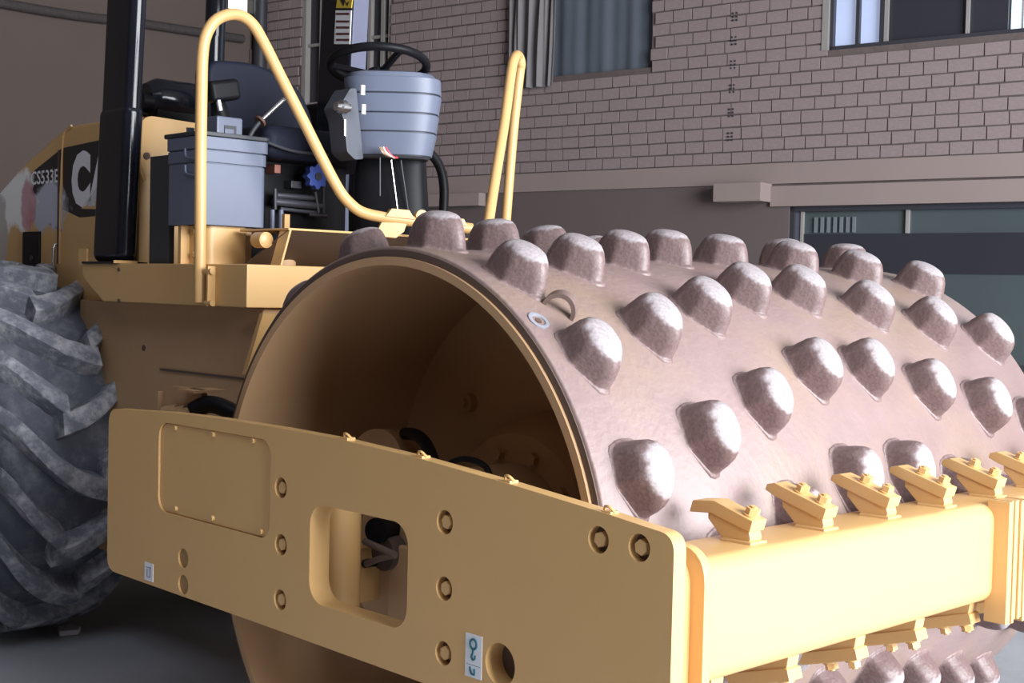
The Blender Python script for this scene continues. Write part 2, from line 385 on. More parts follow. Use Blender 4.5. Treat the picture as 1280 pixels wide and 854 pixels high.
# window_2
fo = frame_ring(OP2, .03, .02, .09); w2 = wall_obj('window_2', fo, 'frame_dark'); struct(w2)
sA, sB, sC, sD = OP2[1], ws(1069, 50)[0], ws(1099, 48)[0], ws(1256, 30)[0]
for a_, c_, mm in ((sB, sA, 'glass_lit'), (sC, sB, 'glass_lit'), (sD, sC, 'glass_dark2')):
    pane('pane', (a_, c_, OP2[2], OP2[3]), mm, w2, .07)
pane('corrugated_sheet', (OP2[0], sD+.06, OP2[2], OP2[3]), 'glass_bright', w2, .16)
for k in range(34):
    s_ = OP2[0]+.03+k*(sD-OP2[0])/34; B().box(s_-.006, s_+.006, .148, .16, OP2[2], OP2[3]).build('corrugation', 'frame_pale', w2, 0)
bars('mullion', [(sB-.014, sB+.014, OP2[2], OP2[3]), (sC-.014, sC+.014, OP2[2], OP2[3])], 'frame_dark', w2, .03, .07)
bars('frame_strip', [(sC-.05, sC-.02, OP2[2], OP2[3]), (ws(1207, 30)[0]-.012, ws(1207, 30)[0]+.012, OP2[2], OP2[3])], 'frame_pale', w2, .035, .06)
bars('reveal', [(OP2[1]-.002, OP2[1]+.05, OP2[2], OP2[3])], 'frame_pale', w2, -.008, .02)
cu = wavy(sD+.0, sC-.06, OP2[2]+.02, OP2[3], .12, .02, 5, 0, 8)
tag(wall_obj('dark_curtain', cu, mat('charcoal_cloth', (.06, .06, .068), .9)), 'charcoal curtain behind the pale-framed window at the upper right', 'curtain')
# window_3: tall dark window near the corner
fo = frame_ring(OP3, .05, .02, .1); w3 = wall_obj('window_3', fo, 'frame_pale'); struct(w3)
pane('pane', OP3, 'glass_dark2', w3, .09)
d_ = (OP3[1]-OP3[0])
bars('mullion', [(OP3[0]+d_*t-.02, OP3[0]+d_*t+.02, OP3[2], OP3[3]) for t in (.12, .26, .55, .68, .8)], 'frame_pale', w3, .04, .09)
bars('crossbar', [(OP3[0], OP3[1], OP3[2]+h, OP3[2]+h+.03) for h in (.6, 1.2, 1.8)], 'frame_pale', w3, .05, .085)
# window_4: shopfront glazing below the beam
fo = frame_ring(OP4, .04, .03, .1); w4 = wall_obj('window_4', fo, 'frame_dark'); struct(w4)
zA, zB = ws(1150, 291)[1], ws(1150, 342)[1]; sE = ws(998, 300)[0]
pane('pane', (sE, OP4[1], OP4[2], OP4[3]), mat('grey_blue_panel', (.10, .105, .13), .4), w4, .06)
pane('pane', (OP4[0], sE, zA, OP4[3]), 'glass_dark', w4, .08)
pane('pane', (OP4[0], sE, zB, zA), 'glass_dark2', w4, .07)  # dark band reflected in the glazing, painted as a darker pane
pane('pane', (OP4[0], sE, OP4[2], zB), 'glass_dark', w4, .08)
bars('mullion', [(sE-.01, sE+.01, OP4[2], OP4[3]), (ws(1131, 270)[0]-.012, ws(1131, 270)[0]+.012, zA, OP4[3])], 'frame_pale', w4, .05, .085)
bars('louvre', [(ws(1015+8*k, 285)[0]-.012, ws(1015+8*k, 285)[0]+.012, zA+.01, zA+.13) for k in range(7)], mat('louvre_green', (.16, .19, .20), .5), w4, .06, .075)

# rear wall at right angles, left wall, front wall with the open doorway, roof
CR = wp(S_COR, 0)                                     # corner
RM = Matrix(((WN.x, WD.x, 0, CR.x), (WN.y, WD.y, 0, CR.y), (0, 0, 1, 0), (0, 0, 0, 1)))   # local: x towards the brick wall (0 = corner), y into the wall
def rs(px, py):
    q = atn(px, py, WD, WD.dot(CR)); return (q-CR).dot(WN), q.z
ra, rz = rs(284, 12); rb, _ = rs(321, 12)
sl0 = (ra, rb, rz-.02, rz+.9)
b = B(); b.prism([(-18, 0), (0.25, 0), (0.25, 9), (-18, 9)], 'y', 0, .25, holes=[rect(sl0)])
wr = b.build('wall_rear', 'plaster_rear', None, 0); wr.matrix_world = RM; struct(wr)
o = frame_ring(sl0, .03, .02, .08).build('window_5', 'frame_dark'); o.matrix_world = RM; struct(o)
pane('pane', sl0, mat('daylight_gap', (.8, .8, .8), .8), o, .15)
o.children[0].data.materials[0] = emis('daylit_clerestory_glass', (.85, .83, .80), 1.0)
hgt = sl0[3]-sl0[2]
for k in range(5):
    B().box(sl0[0], sl0[1], .05, .08, sl0[2]+.02+k*.2, sl0[2]+.05+k*.2, mtx=None).build('louvre_bar', 'frame_dark', o, 0)
# conduit on the rear wall
p0 = rs(0, 5); p1 = rs(322, 54)
b = B(); b.tube([(p0[0]-4, -.05, p0[1]+.0), (p0[0], -.05, p0[1]), ((p0[0]+p1[0])/2, -.05, (p0[1]+p1[1])/2+.01), (p1[0]-.25, -.05, p1[1]-.0)], .045, 10, 6)
o = b.build('conduit', 'rust'); o.matrix_world = RM; tag(o, 'long dark rusty conduit running across the plain rear wall', 'pipe')
q0 = rs(311, 62)
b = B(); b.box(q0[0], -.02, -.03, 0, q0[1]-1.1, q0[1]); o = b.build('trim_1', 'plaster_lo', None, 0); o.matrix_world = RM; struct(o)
c0 = rs(316, 30)[0]
b = B(); b.cyl((c0, -.12, 0), (c0, -.12, 9), .07, seg=16); o = b.build('downpipe', 'frame_dark'); o.matrix_world = RM
tag(o, 'dark vertical downpipe standing in the corner beside the brick wall', 'pipe')
struct(B().box(-9.2, -9, -8, 14, 0, 6.4).build('wall_left', 'plaster_rear', None, 0))
struct(B().box(-12, 14, -8, 16, 6.4, 6.6).build('ceiling', 'concrete', None, 0))
struct(B().box(-4.7, -1.7, -4.4, -.4, 6.36, 6.4).build('added_roof_panel', 'glass_lit', None, 0))  # glowing roof panel added to go with the overhead fill, out of view
b = B(); b.prism([(-9, 0), (-1.7, 0), (-1.7, 5.2), (4.9, 5.2), (4.9, 0), (9.5, 0), (9.5, 6.4), (-9, 6.4)], 'y', -8.2, -8.0)
struct(b.build('wall_front', 'plaster_rear', None, 0))

# ================================================================ the roller
ROOT = bpy.data.objects.new('road_roller', None); COL.objects.link(ROOT); ROOT.location = (1.067, 1.4, 0)
tag(ROOT, 'yellow padfoot soil compactor with a dusty mauve studded steel drum', 'road roller')
def part(name, b_, m, smooth=40): return b_.build(name, m, ROOT, smooth)
Z = lambda z: z+AX
# ---------------- drum
DR, DW = 0.767, 2.134
b = B(); b.lathe([(0.0, DR-.028), (0.0, DR-.004), (.004, DR), (DW-.004, DR), (DW, DR-.004), (DW, DR-.028), (DW-.25, DR-.03), (.25, DR-.03), (0.0, DR-.028)], (0, 0, AX), 'x', 160)
drum = part('drum', b, 'drum', 50)
b = B(); b.lathe([(-.012, DR-.047), (-.012, DR-.026), (.0, DR-.026), (.629, DR-.026), (.629, DR-.047), (-.012, DR-.047)], (0, 0, AX), 'x', 160)
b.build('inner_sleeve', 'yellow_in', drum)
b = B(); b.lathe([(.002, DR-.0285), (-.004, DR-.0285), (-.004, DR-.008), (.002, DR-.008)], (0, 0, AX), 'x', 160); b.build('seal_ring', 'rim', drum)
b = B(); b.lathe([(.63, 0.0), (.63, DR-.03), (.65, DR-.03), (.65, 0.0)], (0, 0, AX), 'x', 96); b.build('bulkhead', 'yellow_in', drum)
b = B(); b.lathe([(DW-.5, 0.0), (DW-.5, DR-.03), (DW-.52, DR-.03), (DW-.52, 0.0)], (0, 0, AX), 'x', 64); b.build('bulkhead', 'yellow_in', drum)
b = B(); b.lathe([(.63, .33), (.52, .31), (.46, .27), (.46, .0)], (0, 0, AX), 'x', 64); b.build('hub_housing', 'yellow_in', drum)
for k in range(10):
    t = 2*PI*k/10; c = Vector((.46, .22*math.cos(t), AX+.22*math.sin(t)))
    B().cyl(c, c+Vector((-.02, 0, 0)), .018, seg=6).build('hub_bolt', 'yellow_in', drum)
for t in (R(75), R(140), R(35), R(8)):
    c = Vector((.63, -.5*math.cos(t), AX+.5*math.sin(t)))
    B().cyl(c, c+Vector((-.025, 0, 0)), .028, seg=12).cyl(c, c+Vector((-.04, 0, 0)), .014, seg=6).build('bulkhead_plug', 'yellow_in', drum)
# pads
def pad_mesh():
    hexp = [(-.056, .066), (-.062, -.016), (-.010, -.092), (.012, -.092), (.062, -.016), (.060, .056), (.02, .080), (-.02, .080)]
    n = 40
    def radial(th):
        d = Vector((math.cos(th), math.sin(th))); best = 1
        for k in range(len(hexp)):
            a = Vector(hexp[k]); e = Vector(hexp[(k+1) % len(hexp)])-a; den = d.x*e.y-d.y*e.x
            if abs(den) < 1e-9: continue
            t = (a.x*e.y-a.y*e.x)/den; u_ = (a.x*d.y-a.y*d.x)/den
            if t > 0 and -1e-6 <= u_ <= 1.000001: best = min(best, t)
        return best
    prof = [(-.03, 1.12, .05), (.001, 1.11, .05), (.0045, 1.07, .03), (.005, 1.03, .0), (.010, 1.0, .03), (.036, .95, .12), (.060, .87, .3), (.076, .77, .5), (.086, .64, .7), (.091, .50, .85), (.095, .30, 1), (.096, .12, 1)]
    rings = []
    for (h, sc, bl) in prof:
        rg = []
        for k in range(n):
            th = 2*PI*k/n; hx = radial(th); el = 1/math.sqrt((math.cos(th)/.064)**2+(math.sin(th)/.090)**2)
            rr = (hx*(1-bl)+el*bl)*sc; rg.append(Vector((rr*math.cos(th), rr*math.sin(th), h)))
        rings.append(rg)
    bb = B(); bb.loft(rings, cap=False)
    bb.add([*rings[-1], Vector((0, 0, .0965))], [(k, (k+1) % n, n) for k in range(n)])
    bmesh.ops.remove_doubles(bb.bm, verts=bb.bm.verts[:], dist=1e-5)
    me = bb.mesh(60); me.materials.append(M['pad']); return me
PM = pad_mesh()
def weld_mesh():
    bb = B(); rr = random.Random(4); n = 28; P_ = []
    for k in range(n):
        th = 2*PI*k/n; P_.append(Vector((.084*math.cos(th)*(1+rr.uniform(-.04, .04)), .096*math.sin(th)*(1+rr.uniform(-.04, .04))-.004, .0)))
    bb.tube(P_, .009, 6, 0, True); me = bb.mesh(60); me.materials.append(M['drum']); return me
def drum_mtx(x, th, rad=DR, spin=0.0):
    """th: angle up from the front horizontal; local z points outwards, local x along the axle, local y upwards along the shell"""
    nrm = Vector((0, -math.cos(th), math.sin(th))); tx = Vector((1, 0, 0)); ty = nrm.cross(tx)
    m = Matrix(((tx.x, ty.x, nrm.x, x), (tx.y, ty.y, nrm.y, nrm.y*rad), (tx.z, ty.z, nrm.z, AX+nrm.z*rad), (0, 0, 0, 1)))
    return m @ Matrix.Rotation(spin, 4, 'Z')
TH0, DL, PA, PB = 1.4189, 0.3852, 0.1003, 0.0895
for j in range(-8, 8):
    for k in range(8):
        x = .916-.271*(3-k) if k < 4 else 1.179+.2727*(k-4)
        th = TH0-j*DL-(PA*(3-k) if k < 4 else PB*(k-4))
        o = bpy.data.objects.new('pad_foot', PM); COL.objects.link(o); o.parent = drum
        o.matrix_local = drum_mtx(x+.014+random.uniform(-.004, .004), th+random.uniform(-.004, .004), DR-.004, random.uniform(-.05, .05)) @ Matrix.Diagonal((1, 1, random.uniform(.94, 1.04), 1))
# lifting eyes, drain plugs
for (x, s_) in ((.145, .722), (2.02, .30)):
    m_ = drum_mtx(x, s_/DR); rr_ = .042
    b = B(); prof = []
    pts = [Vector((0, rr_*math.cos(t), max(-.01, rr_*1.15*math.sin(t)))) for t in [PI*k/14 for k in range(15)]]
    pts = [Vector((0, rr_, -.01))]+pts[1:-1]+[Vector((0, -rr_, -.01))]
    mm = m_ @ Matrix.Rotation(R(35), 4, 'Z')
    for k in range(len(pts)-1):
        a, c = pts[k], pts[k+1]; sc = .76
        q = [Vector((sx, v.y*f, v.z*f)) for sx in (-.013, .013) for (v, f) in ((a, 1), (c, 1), (c, sc), (a, sc))]
        b.add([mm @ v for v in q], [(0, 1, 2, 3), (4, 7, 6, 5), (0, 4, 5, 1), (3, 2, 6, 7)]+([(0, 3, 7, 4)] if k == 0 else [])+([(1, 5, 6, 2)] if k == len(pts)-2 else []))
    bmesh.ops.remove_doubles(b.bm, verts=b.bm.verts[:], dist=1e-5)
    b.build('lifting_eye', 'pad_plain', drum)
m_ = drum_mtx(.048, .683/DR)
b = B(); prof = [(-.01, .027), (.003, .027), (.004, .023), (.003, .018), (-.004, .016)]
rings = [[m_ @ Vector((r_*math.cos(2*PI*k/28), r_*math.sin(2*PI*k/28), h)) for k in range(28)] for (h, r_) in prof]
b.loft(rings); b.build('drain_plug', mat('zinc_plate', (.34, .35, .40), .3, .3), drum)
b = B(); b.cyl(m_ @ Vector((0, 0, -.004)), m_ @ Vector((0, 0, .002)), .009, seg=6); b.build('plug_socket', 'rim', drum)

# ---------------- side frame plates
XP = -.15; TH = .036
pl = lambda px, py: (lambda q: (q.y, q.z))(at(px, py, 'x', XP))
topc = [(1.00, .282), (.80, .292), (.557, .297), (.25, .297), (0, .293), (-.3, .279), (-.615, .255), (-.888, .230), (-.985, .219)]
out = [(-.985+0, Z(.219))][:0]
poly = [(1.171, Z(-.222)), (1.171, Z(.275))]+[(y, Z(z)) for y, z in topc]+[(-1.056, Z(.212)), (-1.056, Z(-.235)), (.3, Z(-.225))]
rads = [.05, .05]+[0]*len(topc)+[.07, .07, 0]
outline = roundpoly(poly, rads, 7)
bolt_px = [(351, 610), (351, 681), (350, 750), (556, 653), (555, 736), (554, 817), (748, 675), (799, 685)]
BR = .0275
holes = [circle2(*pl(*q), BR, 24) for q in bolt_px]
disc_px = [(229, 698), (229, 731)]
holes += [circle2(*pl(*q), .028, 24) for q in disc_px]
hole_c = pl(625, 831); holes.append(circle2(*hole_c, .046, 32))
wy1, wz1 = pl(387, 690); wy0 = pl(510, 690)[0]; wzt = (pl(400, 633)[1]+pl(494, 650)[1])/2; wzb = (pl(400, 756)[1]+pl(494, 786)[1])/2
win = rrect(wy0, wy1, wzb, wzt, .055, 7); holes.append(win)
cpts = [pl(198, 530), pl(198, 640), pl(338, 674), pl(338, 547)]
cy1 = (cpts[0][0]+cpts[1][0])/2; cy0 = (cpts[2][0]+cpts[3][0])/2; cz0 = (cpts[1][1]+cpts[2][1])/2; cz1 = (cpts[0][1]+cpts[3][1])/2
holes.append(rrect(cy0, cy1, cz0, cz1, .045, 6))
b = B(); b.prism(outline, 'x', XP, XP+TH, holes=holes)
es = [e for e in b.bm.edges if len(e.link_faces) == 2 and e.calc_face_angle(0) > R(60)]
plate = part('side_frame_plate', b, 'yellow', 35)
b = B(); b.prism(outline, 'x', DW+.15-TH, DW+.15); plate2 = part('side_frame_plate', b, 'yellow', 35)
# reinforcing plate behind with the recessed bolts
for k, q in enumerate(bolt_px):
    y, z = pl(*q)
    B().cyl((XP+.022, y, z), (XP+TH+.01, y, z), BR+.006, seg=24).build('bolt_recess', 'rim', plate)
    a = random.uniform(0, 1); bb = B()
    bb.prism([(y+.0165*math.cos(a+PI/3*j), z+.0165*math.sin(a+PI/3*j)) for j in range(6)], 'x', XP+.003, XP+.03, bev=.002)
    bb.build('frame_bolt', 'yellow', plate)
for q in disc_px:
    y, z = pl(*q); B().cyl((XP+.006, y, z), (XP+.03, y, z), .0285, seg=24).build('blanking_disc', mat('rough_cast_yellow', (.36, .22, .09), .8, bump=.6, bscale=90), plate)
b = B(); b.cyl((XP+.05, hole_c[0]-.01, hole_c[1]), (XP+.075, hole_c[0]-.01, hole_c[1]), .06, seg=30); b.build('tie_down_plug', 'rim', plate)
b = B(); b.lathe([(XP+TH, .046), (XP+.06, .046), (XP+.06, .054), (XP+TH, .054)], (0, *hole_c), 'x', 32); b.build('tie_down_bush', 'yellow', plate)
# access cover
b = B(); b.prism(rrect(cy0+.002, cy1-.002, cz0+.002, cz1-.002, .043, 6), 'x', XP+.006, XP+.014, bev=.0015); cover = b.build('access_cover', 'yellow', plate)
for q in ((218, 535), (265, 543), (315, 551), (218, 636), (264, 648), (325, 665)):
    y, z = pl(*q); B().cyl((XP-.001, y, z), (XP+.007, y, z), .0065, .0085, seg=8).build('cover_screw', 'yellow', plate)
for (x0, y0, x1, y1, nm) in ((181, 702, 191.5, 728, 's'), (582, 791, 602.5, 850, 'b')):
    (ya, za), (yb, zb) = pl(x0, (y0+y1)/2), pl(x1, (y0+y1)/2); zt_ = pl((x0+x1)/2, y0)[1]; zb_ = pl((x0+x1)/2, y1)[1]
    b = B(); b.box(XP-.0012, XP+.0005, yb, ya, zb_+.004, zt_-.004); lab = b.build('label', 'white', plate)
    wd = ya-yb; hh = zt_-zb_-.008; yc = (ya+yb)/2; xf = XP-.0012
    b = B()
    if nm == 'b':
        zc = zt_-.004-hh*.22; ri = wd*.20
        b.tube([(xf-.0004, yc-ri*math.cos(t), zc+ri*1.05*math.sin(t)) for t in [2*PI*k/20 for k in range(20)]], wd*.055, 4, 0, True)
        b.tube([(xf-.0004, yc, zc-ri), (xf-.0004, yc+wd*.02, zc-ri-hh*.10), (xf-.0004, yc+wd*.10, zc-ri-hh*.17), (xf-.0004, yc+wd*.04, zc-ri-hh*.24), (xf-.0004, yc-wd*.10, zc-ri-hh*.22), (xf-.0004, yc-wd*.12, zc-ri-hh*.14)], wd*.05, 4, 4)
        b.box(xf-.0003, xf, yb+wd*.08, ya-wd*.08, zb_+.004+hh*.285, zb_+.004+hh*.295)
        z_ = zb_+.004
        b.tube([(xf-.0004, yc+wd*.18, z_+hh*.24), (xf-.0004, yc+wd*.10, z_+hh*.10), (xf-.0004, yc-wd*.10, z_+hh*.10), (xf-.0004, yc-wd*.08, z_+hh*.22)], wd*.05, 4, 3)
        b.box(xf-.0004, xf, yc-wd*.12, yc+wd*.12, z_+hh*.06, z_+hh*.10)
        b.build('label_symbol', 'teal', lab)
    else:
        z_ = (zt_+zb_)/2
        b.box(xf-.0004, xf, yc-wd*.3, yc+wd*.3, z_+hh*.22, z_+hh*.26); b.box(xf-.0004, xf, yc-wd*.22, yc-wd*.12, z_-hh*.3, z_+hh*.3); b.box(xf-.0004, xf, yc+wd*.12, yc+wd*.22, z_-hh*.3, z_+hh*.15); b.box(xf-.0004, xf, yc-wd*.2, yc+wd*.2, z_-hh*.3, z_-hh*.26)
        b.build('label_symbol', mat('grey_print', (.2, .24, .34), .5), lab)
# little cable clips on the top edge
for q in ((428, 550), (521, 573), (630, 604), (755, 643)):
    y, z = pl(*q); b = B(); b.box(XP+.004, XP+.03, y-.014, y+.012, z-.004, z+.006, bev=.002); b.tube([(XP+.015, y+.012, z+.004), (XP+.01, y+.006, z+.014), (XP+.008, y-.008, z+.014), (XP+.015, y-.016, z+.004)], .003, 6, 3)
    b.build('cable_clip', 'yellow', plate)
# tunnel behind the window and the mount seen through it
b = B(); ring0 = [(XP+TH, y, z) for y, z in win]; ring1 = [(XP+.06, y, z) for y, z in win]
b.loft([[Vector(v) for v in ring0], [Vector(v) for v in ring1], [Vector((XP+.06, v[1]*1.0+(.02 if v[1] > (wy0+wy1)/2 else -.02), v[2]+(.02 if v[2] > (wzb+wzt)/2 else -.02))) for v in ring1], [Vector((XP+TH, v[1]+(.02 if v[1] > (wy0+wy1)/2 else -.02), v[2]+(.02 if v[2] > (wzb+wzt)/2 else -.02))) for v in ring0]], cap=False)
b.build('window_tunnel', 'yellow', plate)
ymid = wy0+(wy1-wy0)*.62
cc = at(424, 700, 'x', 0.0)
b = B(); b.cyl((.0, cc.y, wzb-.12), (.0, cc.y, wzt+.12), .056, seg=40); part('mount_column', b, 'yellow')
b = B(); b.box(.16, .19, wy0-.3, cc.y, wzb-.14, wzb+(wzt-wzb)*.40, bev=.01); part('mount_bracket', b, 'yellow_in')
worn = mat('worn_grey_metal', (.16, .12, .10), .5)
b = B(); b.cyl(at(470, 664, 'x', .12), at(505, 655, 'x', .26), .035, .03, 24); part('rubber_mount', b, 'blackm')
c = at(478, 692, 'x', .14); b = B(); b.cyl(c, c+Vector((.05, 0, 0)), .048, .044, 30); part('mount_flange', b, mat('brown_cast_iron', (.09, .062, .052), .5))
b = B(); b.tube([at(456, 677, 'x', .11), at(474, 685, 'x', .11), at(494, 694, 'x', .11)], .010, 10, 4); b.tube([at(458, 705, 'x', .11), at(476, 698, 'x', .11), at(494, 694, 'x', .11)], .009, 10, 4); part('mount_clamp', b, worn)
b = B(); b.cyl(at(456, 705, 'x', .12), at(468, 703, 'x', .12), .012, seg=12); part('mount_bolt', b, 'blackm')
# arm that carries the drum hub from the plate
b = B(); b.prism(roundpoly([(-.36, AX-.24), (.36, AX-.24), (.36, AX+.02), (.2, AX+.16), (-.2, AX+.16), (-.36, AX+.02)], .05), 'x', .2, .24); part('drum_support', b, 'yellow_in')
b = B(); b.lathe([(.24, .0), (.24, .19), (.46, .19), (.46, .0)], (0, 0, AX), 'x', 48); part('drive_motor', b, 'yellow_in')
b = B(); b.tube([at(556, 592, 'x', .12), at(562, 580, 'x', .12), at(580, 574, 'x', .13), at(602, 580, 'x', .13), at(612, 594, 'x', .12), at(616, 625, 'x', .12)], .008, 10, 5); part('hydraulic_hose', b, 'blackm')
b = B(); b.tube([at(506, 542, 'x', .35), at(522, 545, 'x', .33), at(535, 560, 'x', .3), at(545, 590, 'x', .25), at(548, 630, 'x', .2)], .018, 12, 5); part('hydraulic_hose', b, 'blackm')
b = B(); b.cyl(at(470, 575, 'x', .30), at(508, 575, 'x', .45), .09, seg=28); part('motor_housing', b, 'yellow_in')
for s_ in (-.62, .62):
    b = B(); b.box(XP+TH, .24, s_-.04, s_+.04, AX-.18, AX+.05); 
    if abs(s_) < .3: part('cross_tie', b, 'yellow')
    else: b.bm.free()
for s_ in (-.30, .30):
    b = B(); b.box(XP+TH, .22, s_-.03, s_+.03, AX-.2, AX-.05); part('support_tie', b, 'yellow')

# ---------------- front beam
YB = -1.02
bt = at(888, 694, 'y', YB).z; bb_ = at(919, 852, 'y', YB).z; bt2 = at(1241, 632, 'y', YB).z; bb2 = at(1182, 766, 'y', YB).z
ZT = (bt+bt2)/2-.006; ZB = (bb_+bb2)/2-.005
XB0 = at(887, 760, 'y', YB).x
b = B(); b.prism(rrect(YB, YB+.20, ZB, ZT, .042, 6), 'x', XB0, DW+.02); beam = part('front_beam', b, 'yellow')
fl_out = roundpoly([(YB-.006, ZT+.028), (YB-.006, ZB-.1), (YB+.26, ZB-.1), (YB+.26, ZT+.028)], [.075, .03, .03, .03], 7)
b = B(); b.prism(fl_out, 'x', XB0-.025, XB0, bev=.003); part('end_flange', b, 'yellow')
b = B(); b.prism([(q[0]+.035, q[1]-.012) for q in fl_out], 'x', XP+TH, XB0-.025); part('spacer_plate', b, 'yellow')
b = B(); b.prism(fl_out, 'x', DW+.02, DW+.045, bev=.003); part('end_flange', b, 'yellow')
b = B(); b.box(XP+TH, DW+.15-TH, 1.0, 1.16, AX-.19, AX+.2, bev=.02); part('rear_crossmember', b, 'yellow')
# laminated hitch plates on the beam
hx = at(1246, 700, 'y', YB).x; htz = at(1258, 632, 'y', YB-.05).z; hbz = at(1262, 782, 'y', YB-.05).z
x_ = at(1257, 700, 'y', YB-.04).x+.012
for k in range(7):
    t_ = (.018, .010, .012, .016, .010, .012, .014)[k]; d_ = (.04, .037, .04, .035, .04, .037, .04)[k]
    b = B(); b.box(x_, x_+t_, YB-d_, YB+.02, hbz+random.uniform(-.006, .006), htz+random.uniform(-.004, .004), bev=.0015); part('hitch_plate', b, 'yellow'); x_ += t_+.0025
# ---------------- scrapers
def scraper(x, idx, upper=True):
    sg = 1 if upper else -1
    zb0 = ZT if upper else ZB                         # beam surface it stands on
    tip = Vector((x, -.805, (Z(.214) if upper else Z(-.23)))); end = Vector((x, YB+.055, zb0+sg*.026))
    if not upper: tip = Vector((x, -.80, ZB-.085)); end = Vector((x, YB+.05, ZB-.035))
    d = (end-tip).normalized(); up = Vector((0, -d.z, d.y)); up = up if up.z*sg > 0 else -up
    w2 = .026; th = .026; L_ = (end-tip).length
    P = lambda u, v, t: tip+d*u+up*t+Vector((v, 0, 0))
    b = B(); prof = [(0, 0), (0, th*.55), (L_*.12, th), (L_, th), (L_, 0), (L_*.95, -.004), (L_*.18, -.004)] if (idx or not upper) else [(0.005, -.025), (0.005, .003), (L_*.35, th), (L_, th), (L_, 0), (L_*.35, -.004)]
    fs = b.add([P(u, -w2, t) for u, t in prof]+[P(u, w2, t) for u, t in prof], [tuple(range(len(prof))), tuple(range(len(prof), 2*len(prof)))]+[(k, (k+1) % len(prof), len(prof)+(k+1) % len(prof), len(prof)+k) for k in range(len(prof))])
    b.bevel(fs, .0025, 2); sc = part('scraper', b, 'yellow')
    # welded bracket under the blade
    a = P(L_*.28, 0, 0); c = P(L_*.97, 0, 0); zf = zb0-sg*.012
    pts = [(a.y, a.z), (c.y, c.z), (c.y-.004, zb0+sg*.012), (c.y+.002, zf), (a.y-.055, zf), (a.y+.0, (a.z+zb0)/2+sg*.01)]
    b = B(); b.prism(pts, 'x', x-.021, x+.021, bev=.003); b.build('scraper_bracket', 'yellow', sc)
    b = B(); b.box(x-.03, x+.03, c.y-.012, c.y+.07, zb0-.006, zb0+.006, bev=.004); b.build('weld_pad', 'yellow', sc)
    for u in ((.48, .84) if (idx or not upper) else (.86,)):
        q = P(L_*u, 0, th); bb = B(); bb.cyl(q, q+up*.004, .019, seg=18)
        aa = Vector((1, 0, 0)); rg = [[q+up*h+(aa*math.cos(PI/3*j+.3*idx+u)+d*math.sin(PI/3*j+.3*idx+u))*.0155 for j in range(6)] for h in (.004, .018)]
        bb.loft(rg); bb.cyl(q, q+up*.022, .007, seg=10); bb.build('scraper_bolt', 'yellow', sc, 30)
for k in range(8): scraper(.2385+.271*k-.0 if k else .235, k)
for k in range(8): scraper(.11+.271*k, k, False)

# ---------------- platform and lower body
PX = .38
pA = at(308, 385, 'x', PX); pT = at(306, 330, 'x', PX); pR = at(128, 381, 'x', PX); pRT = at(103, 327, 'x', PX); pRm = at(103, 346, 'x', PX)
yF = pA.y; zT = pT.z; zBt = pA.z; PXR = 2*1.067-PX
b = B(); b.prism([(yF, zBt), (yF, zT), (pRT.y, zT), (pRT.y, pRm.z), (pR.y, zBt)], 'x', PX, PXR, bev=.006); plat = part('operator_platform', b, 'yellow')
for q in ((149, 337), (149, 376)):
    c = at(*q, 'x', PX); B().cyl(c+Vector((-.004, 0, 0)), c+Vector((.002, 0, 0)), .008, seg=10).build('platform_hole', 'rim', plat)
c = at(104, 310, 'x', PX+.03); B().box(PX+.02, PX+.03, c.y-.05, c.y+.02, zT-.005, zT+.06).build('platform_tab', 'yellow', plat)
BX = .47
q0 = at(330, 392, 'x', BX); q1 = at(306, 472, 'x', BX); q2 = at(135, 400, 'x', BX); q3 = at(140, 600, 'x', BX)
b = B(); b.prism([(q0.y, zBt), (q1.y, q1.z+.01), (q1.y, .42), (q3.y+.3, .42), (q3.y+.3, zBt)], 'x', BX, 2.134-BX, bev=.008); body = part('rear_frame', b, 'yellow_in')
q4 = at(200, 465, 'x', BX-.004); q5 = at(306, 474, 'x', BX-.004)
B().box(BX-.006, BX, q5.y, q4.y, q5.z-.004, q5.z+.004).build('frame_seam', 'rim', body)
c = at(180, 435, 'x', BX); B().cyl(c+Vector((-.003, 0, 0)), c, .012, seg=12).build('frame_plug', 'rim', body)
b = B(); e0 = at(330, 392, 'x', BX-.02); e1 = at(308, 468, 'x', BX-.02)
b.prism([(e0.y-.01, e0.z), (e1.y-.01, e1.z), (e1.y+.012, e1.z), (e0.y+.012, e0.z)], 'x', BX-.03, BX+.02); b.build('frame_edge_strip', 'yellow', body)
# hitch bracket with hoses behind the side plate
XJ = .1
ja = at(195, 520, 'x', XJ); jb = at(245, 488, 'x', XJ)
b = B(); b.prism(roundpoly([(ja.y, ja.z-.15), (ja.y, jb.z-.02), (ja.y-.05, jb.z), (jb.y, jb.z), (jb.y, jb.z-.02), (jb.y, ja.z-.15)], [0, 0, .02, 0, 0, 0]), 'x', XJ+.02, XJ+.04)
b.box(XJ, XJ+.04, ja.y-.012, ja.y, ja.z-.15, jb.z-.02); b.box(XJ-.02, XJ+.1, jb.y-.02, jb.y+.08, jb.z-.008, jb.z); part('hitch_bracket', b, 'yellow_in')
b = B()
for k, (dy, dz) in enumerate(((.05, -.05), (.10, -.03), (.15, -.06))):
    c = Vector((XJ-.01, ja.y-dy-.02, ja.z+.02)); b.cyl(c, c+Vector((.02, -.05, .01)), .018, seg=12)
b.box(XJ-.02, XJ+.02, ja.y-.24, ja.y-.07, ja.z-.05, ja.z+.02, bev=.006); part('hydraulic_fitting', b, 'yellow_in')
b = B(); b.tube([at(240, 514, 'x', XJ), at(258, 506, 'x', XJ+.03), at(275, 508, 'x', XJ+.05), at(296, 518, 'x', XJ+.08)], .028, 12, 4); part('hydraulic_hose', b, 'blackm')

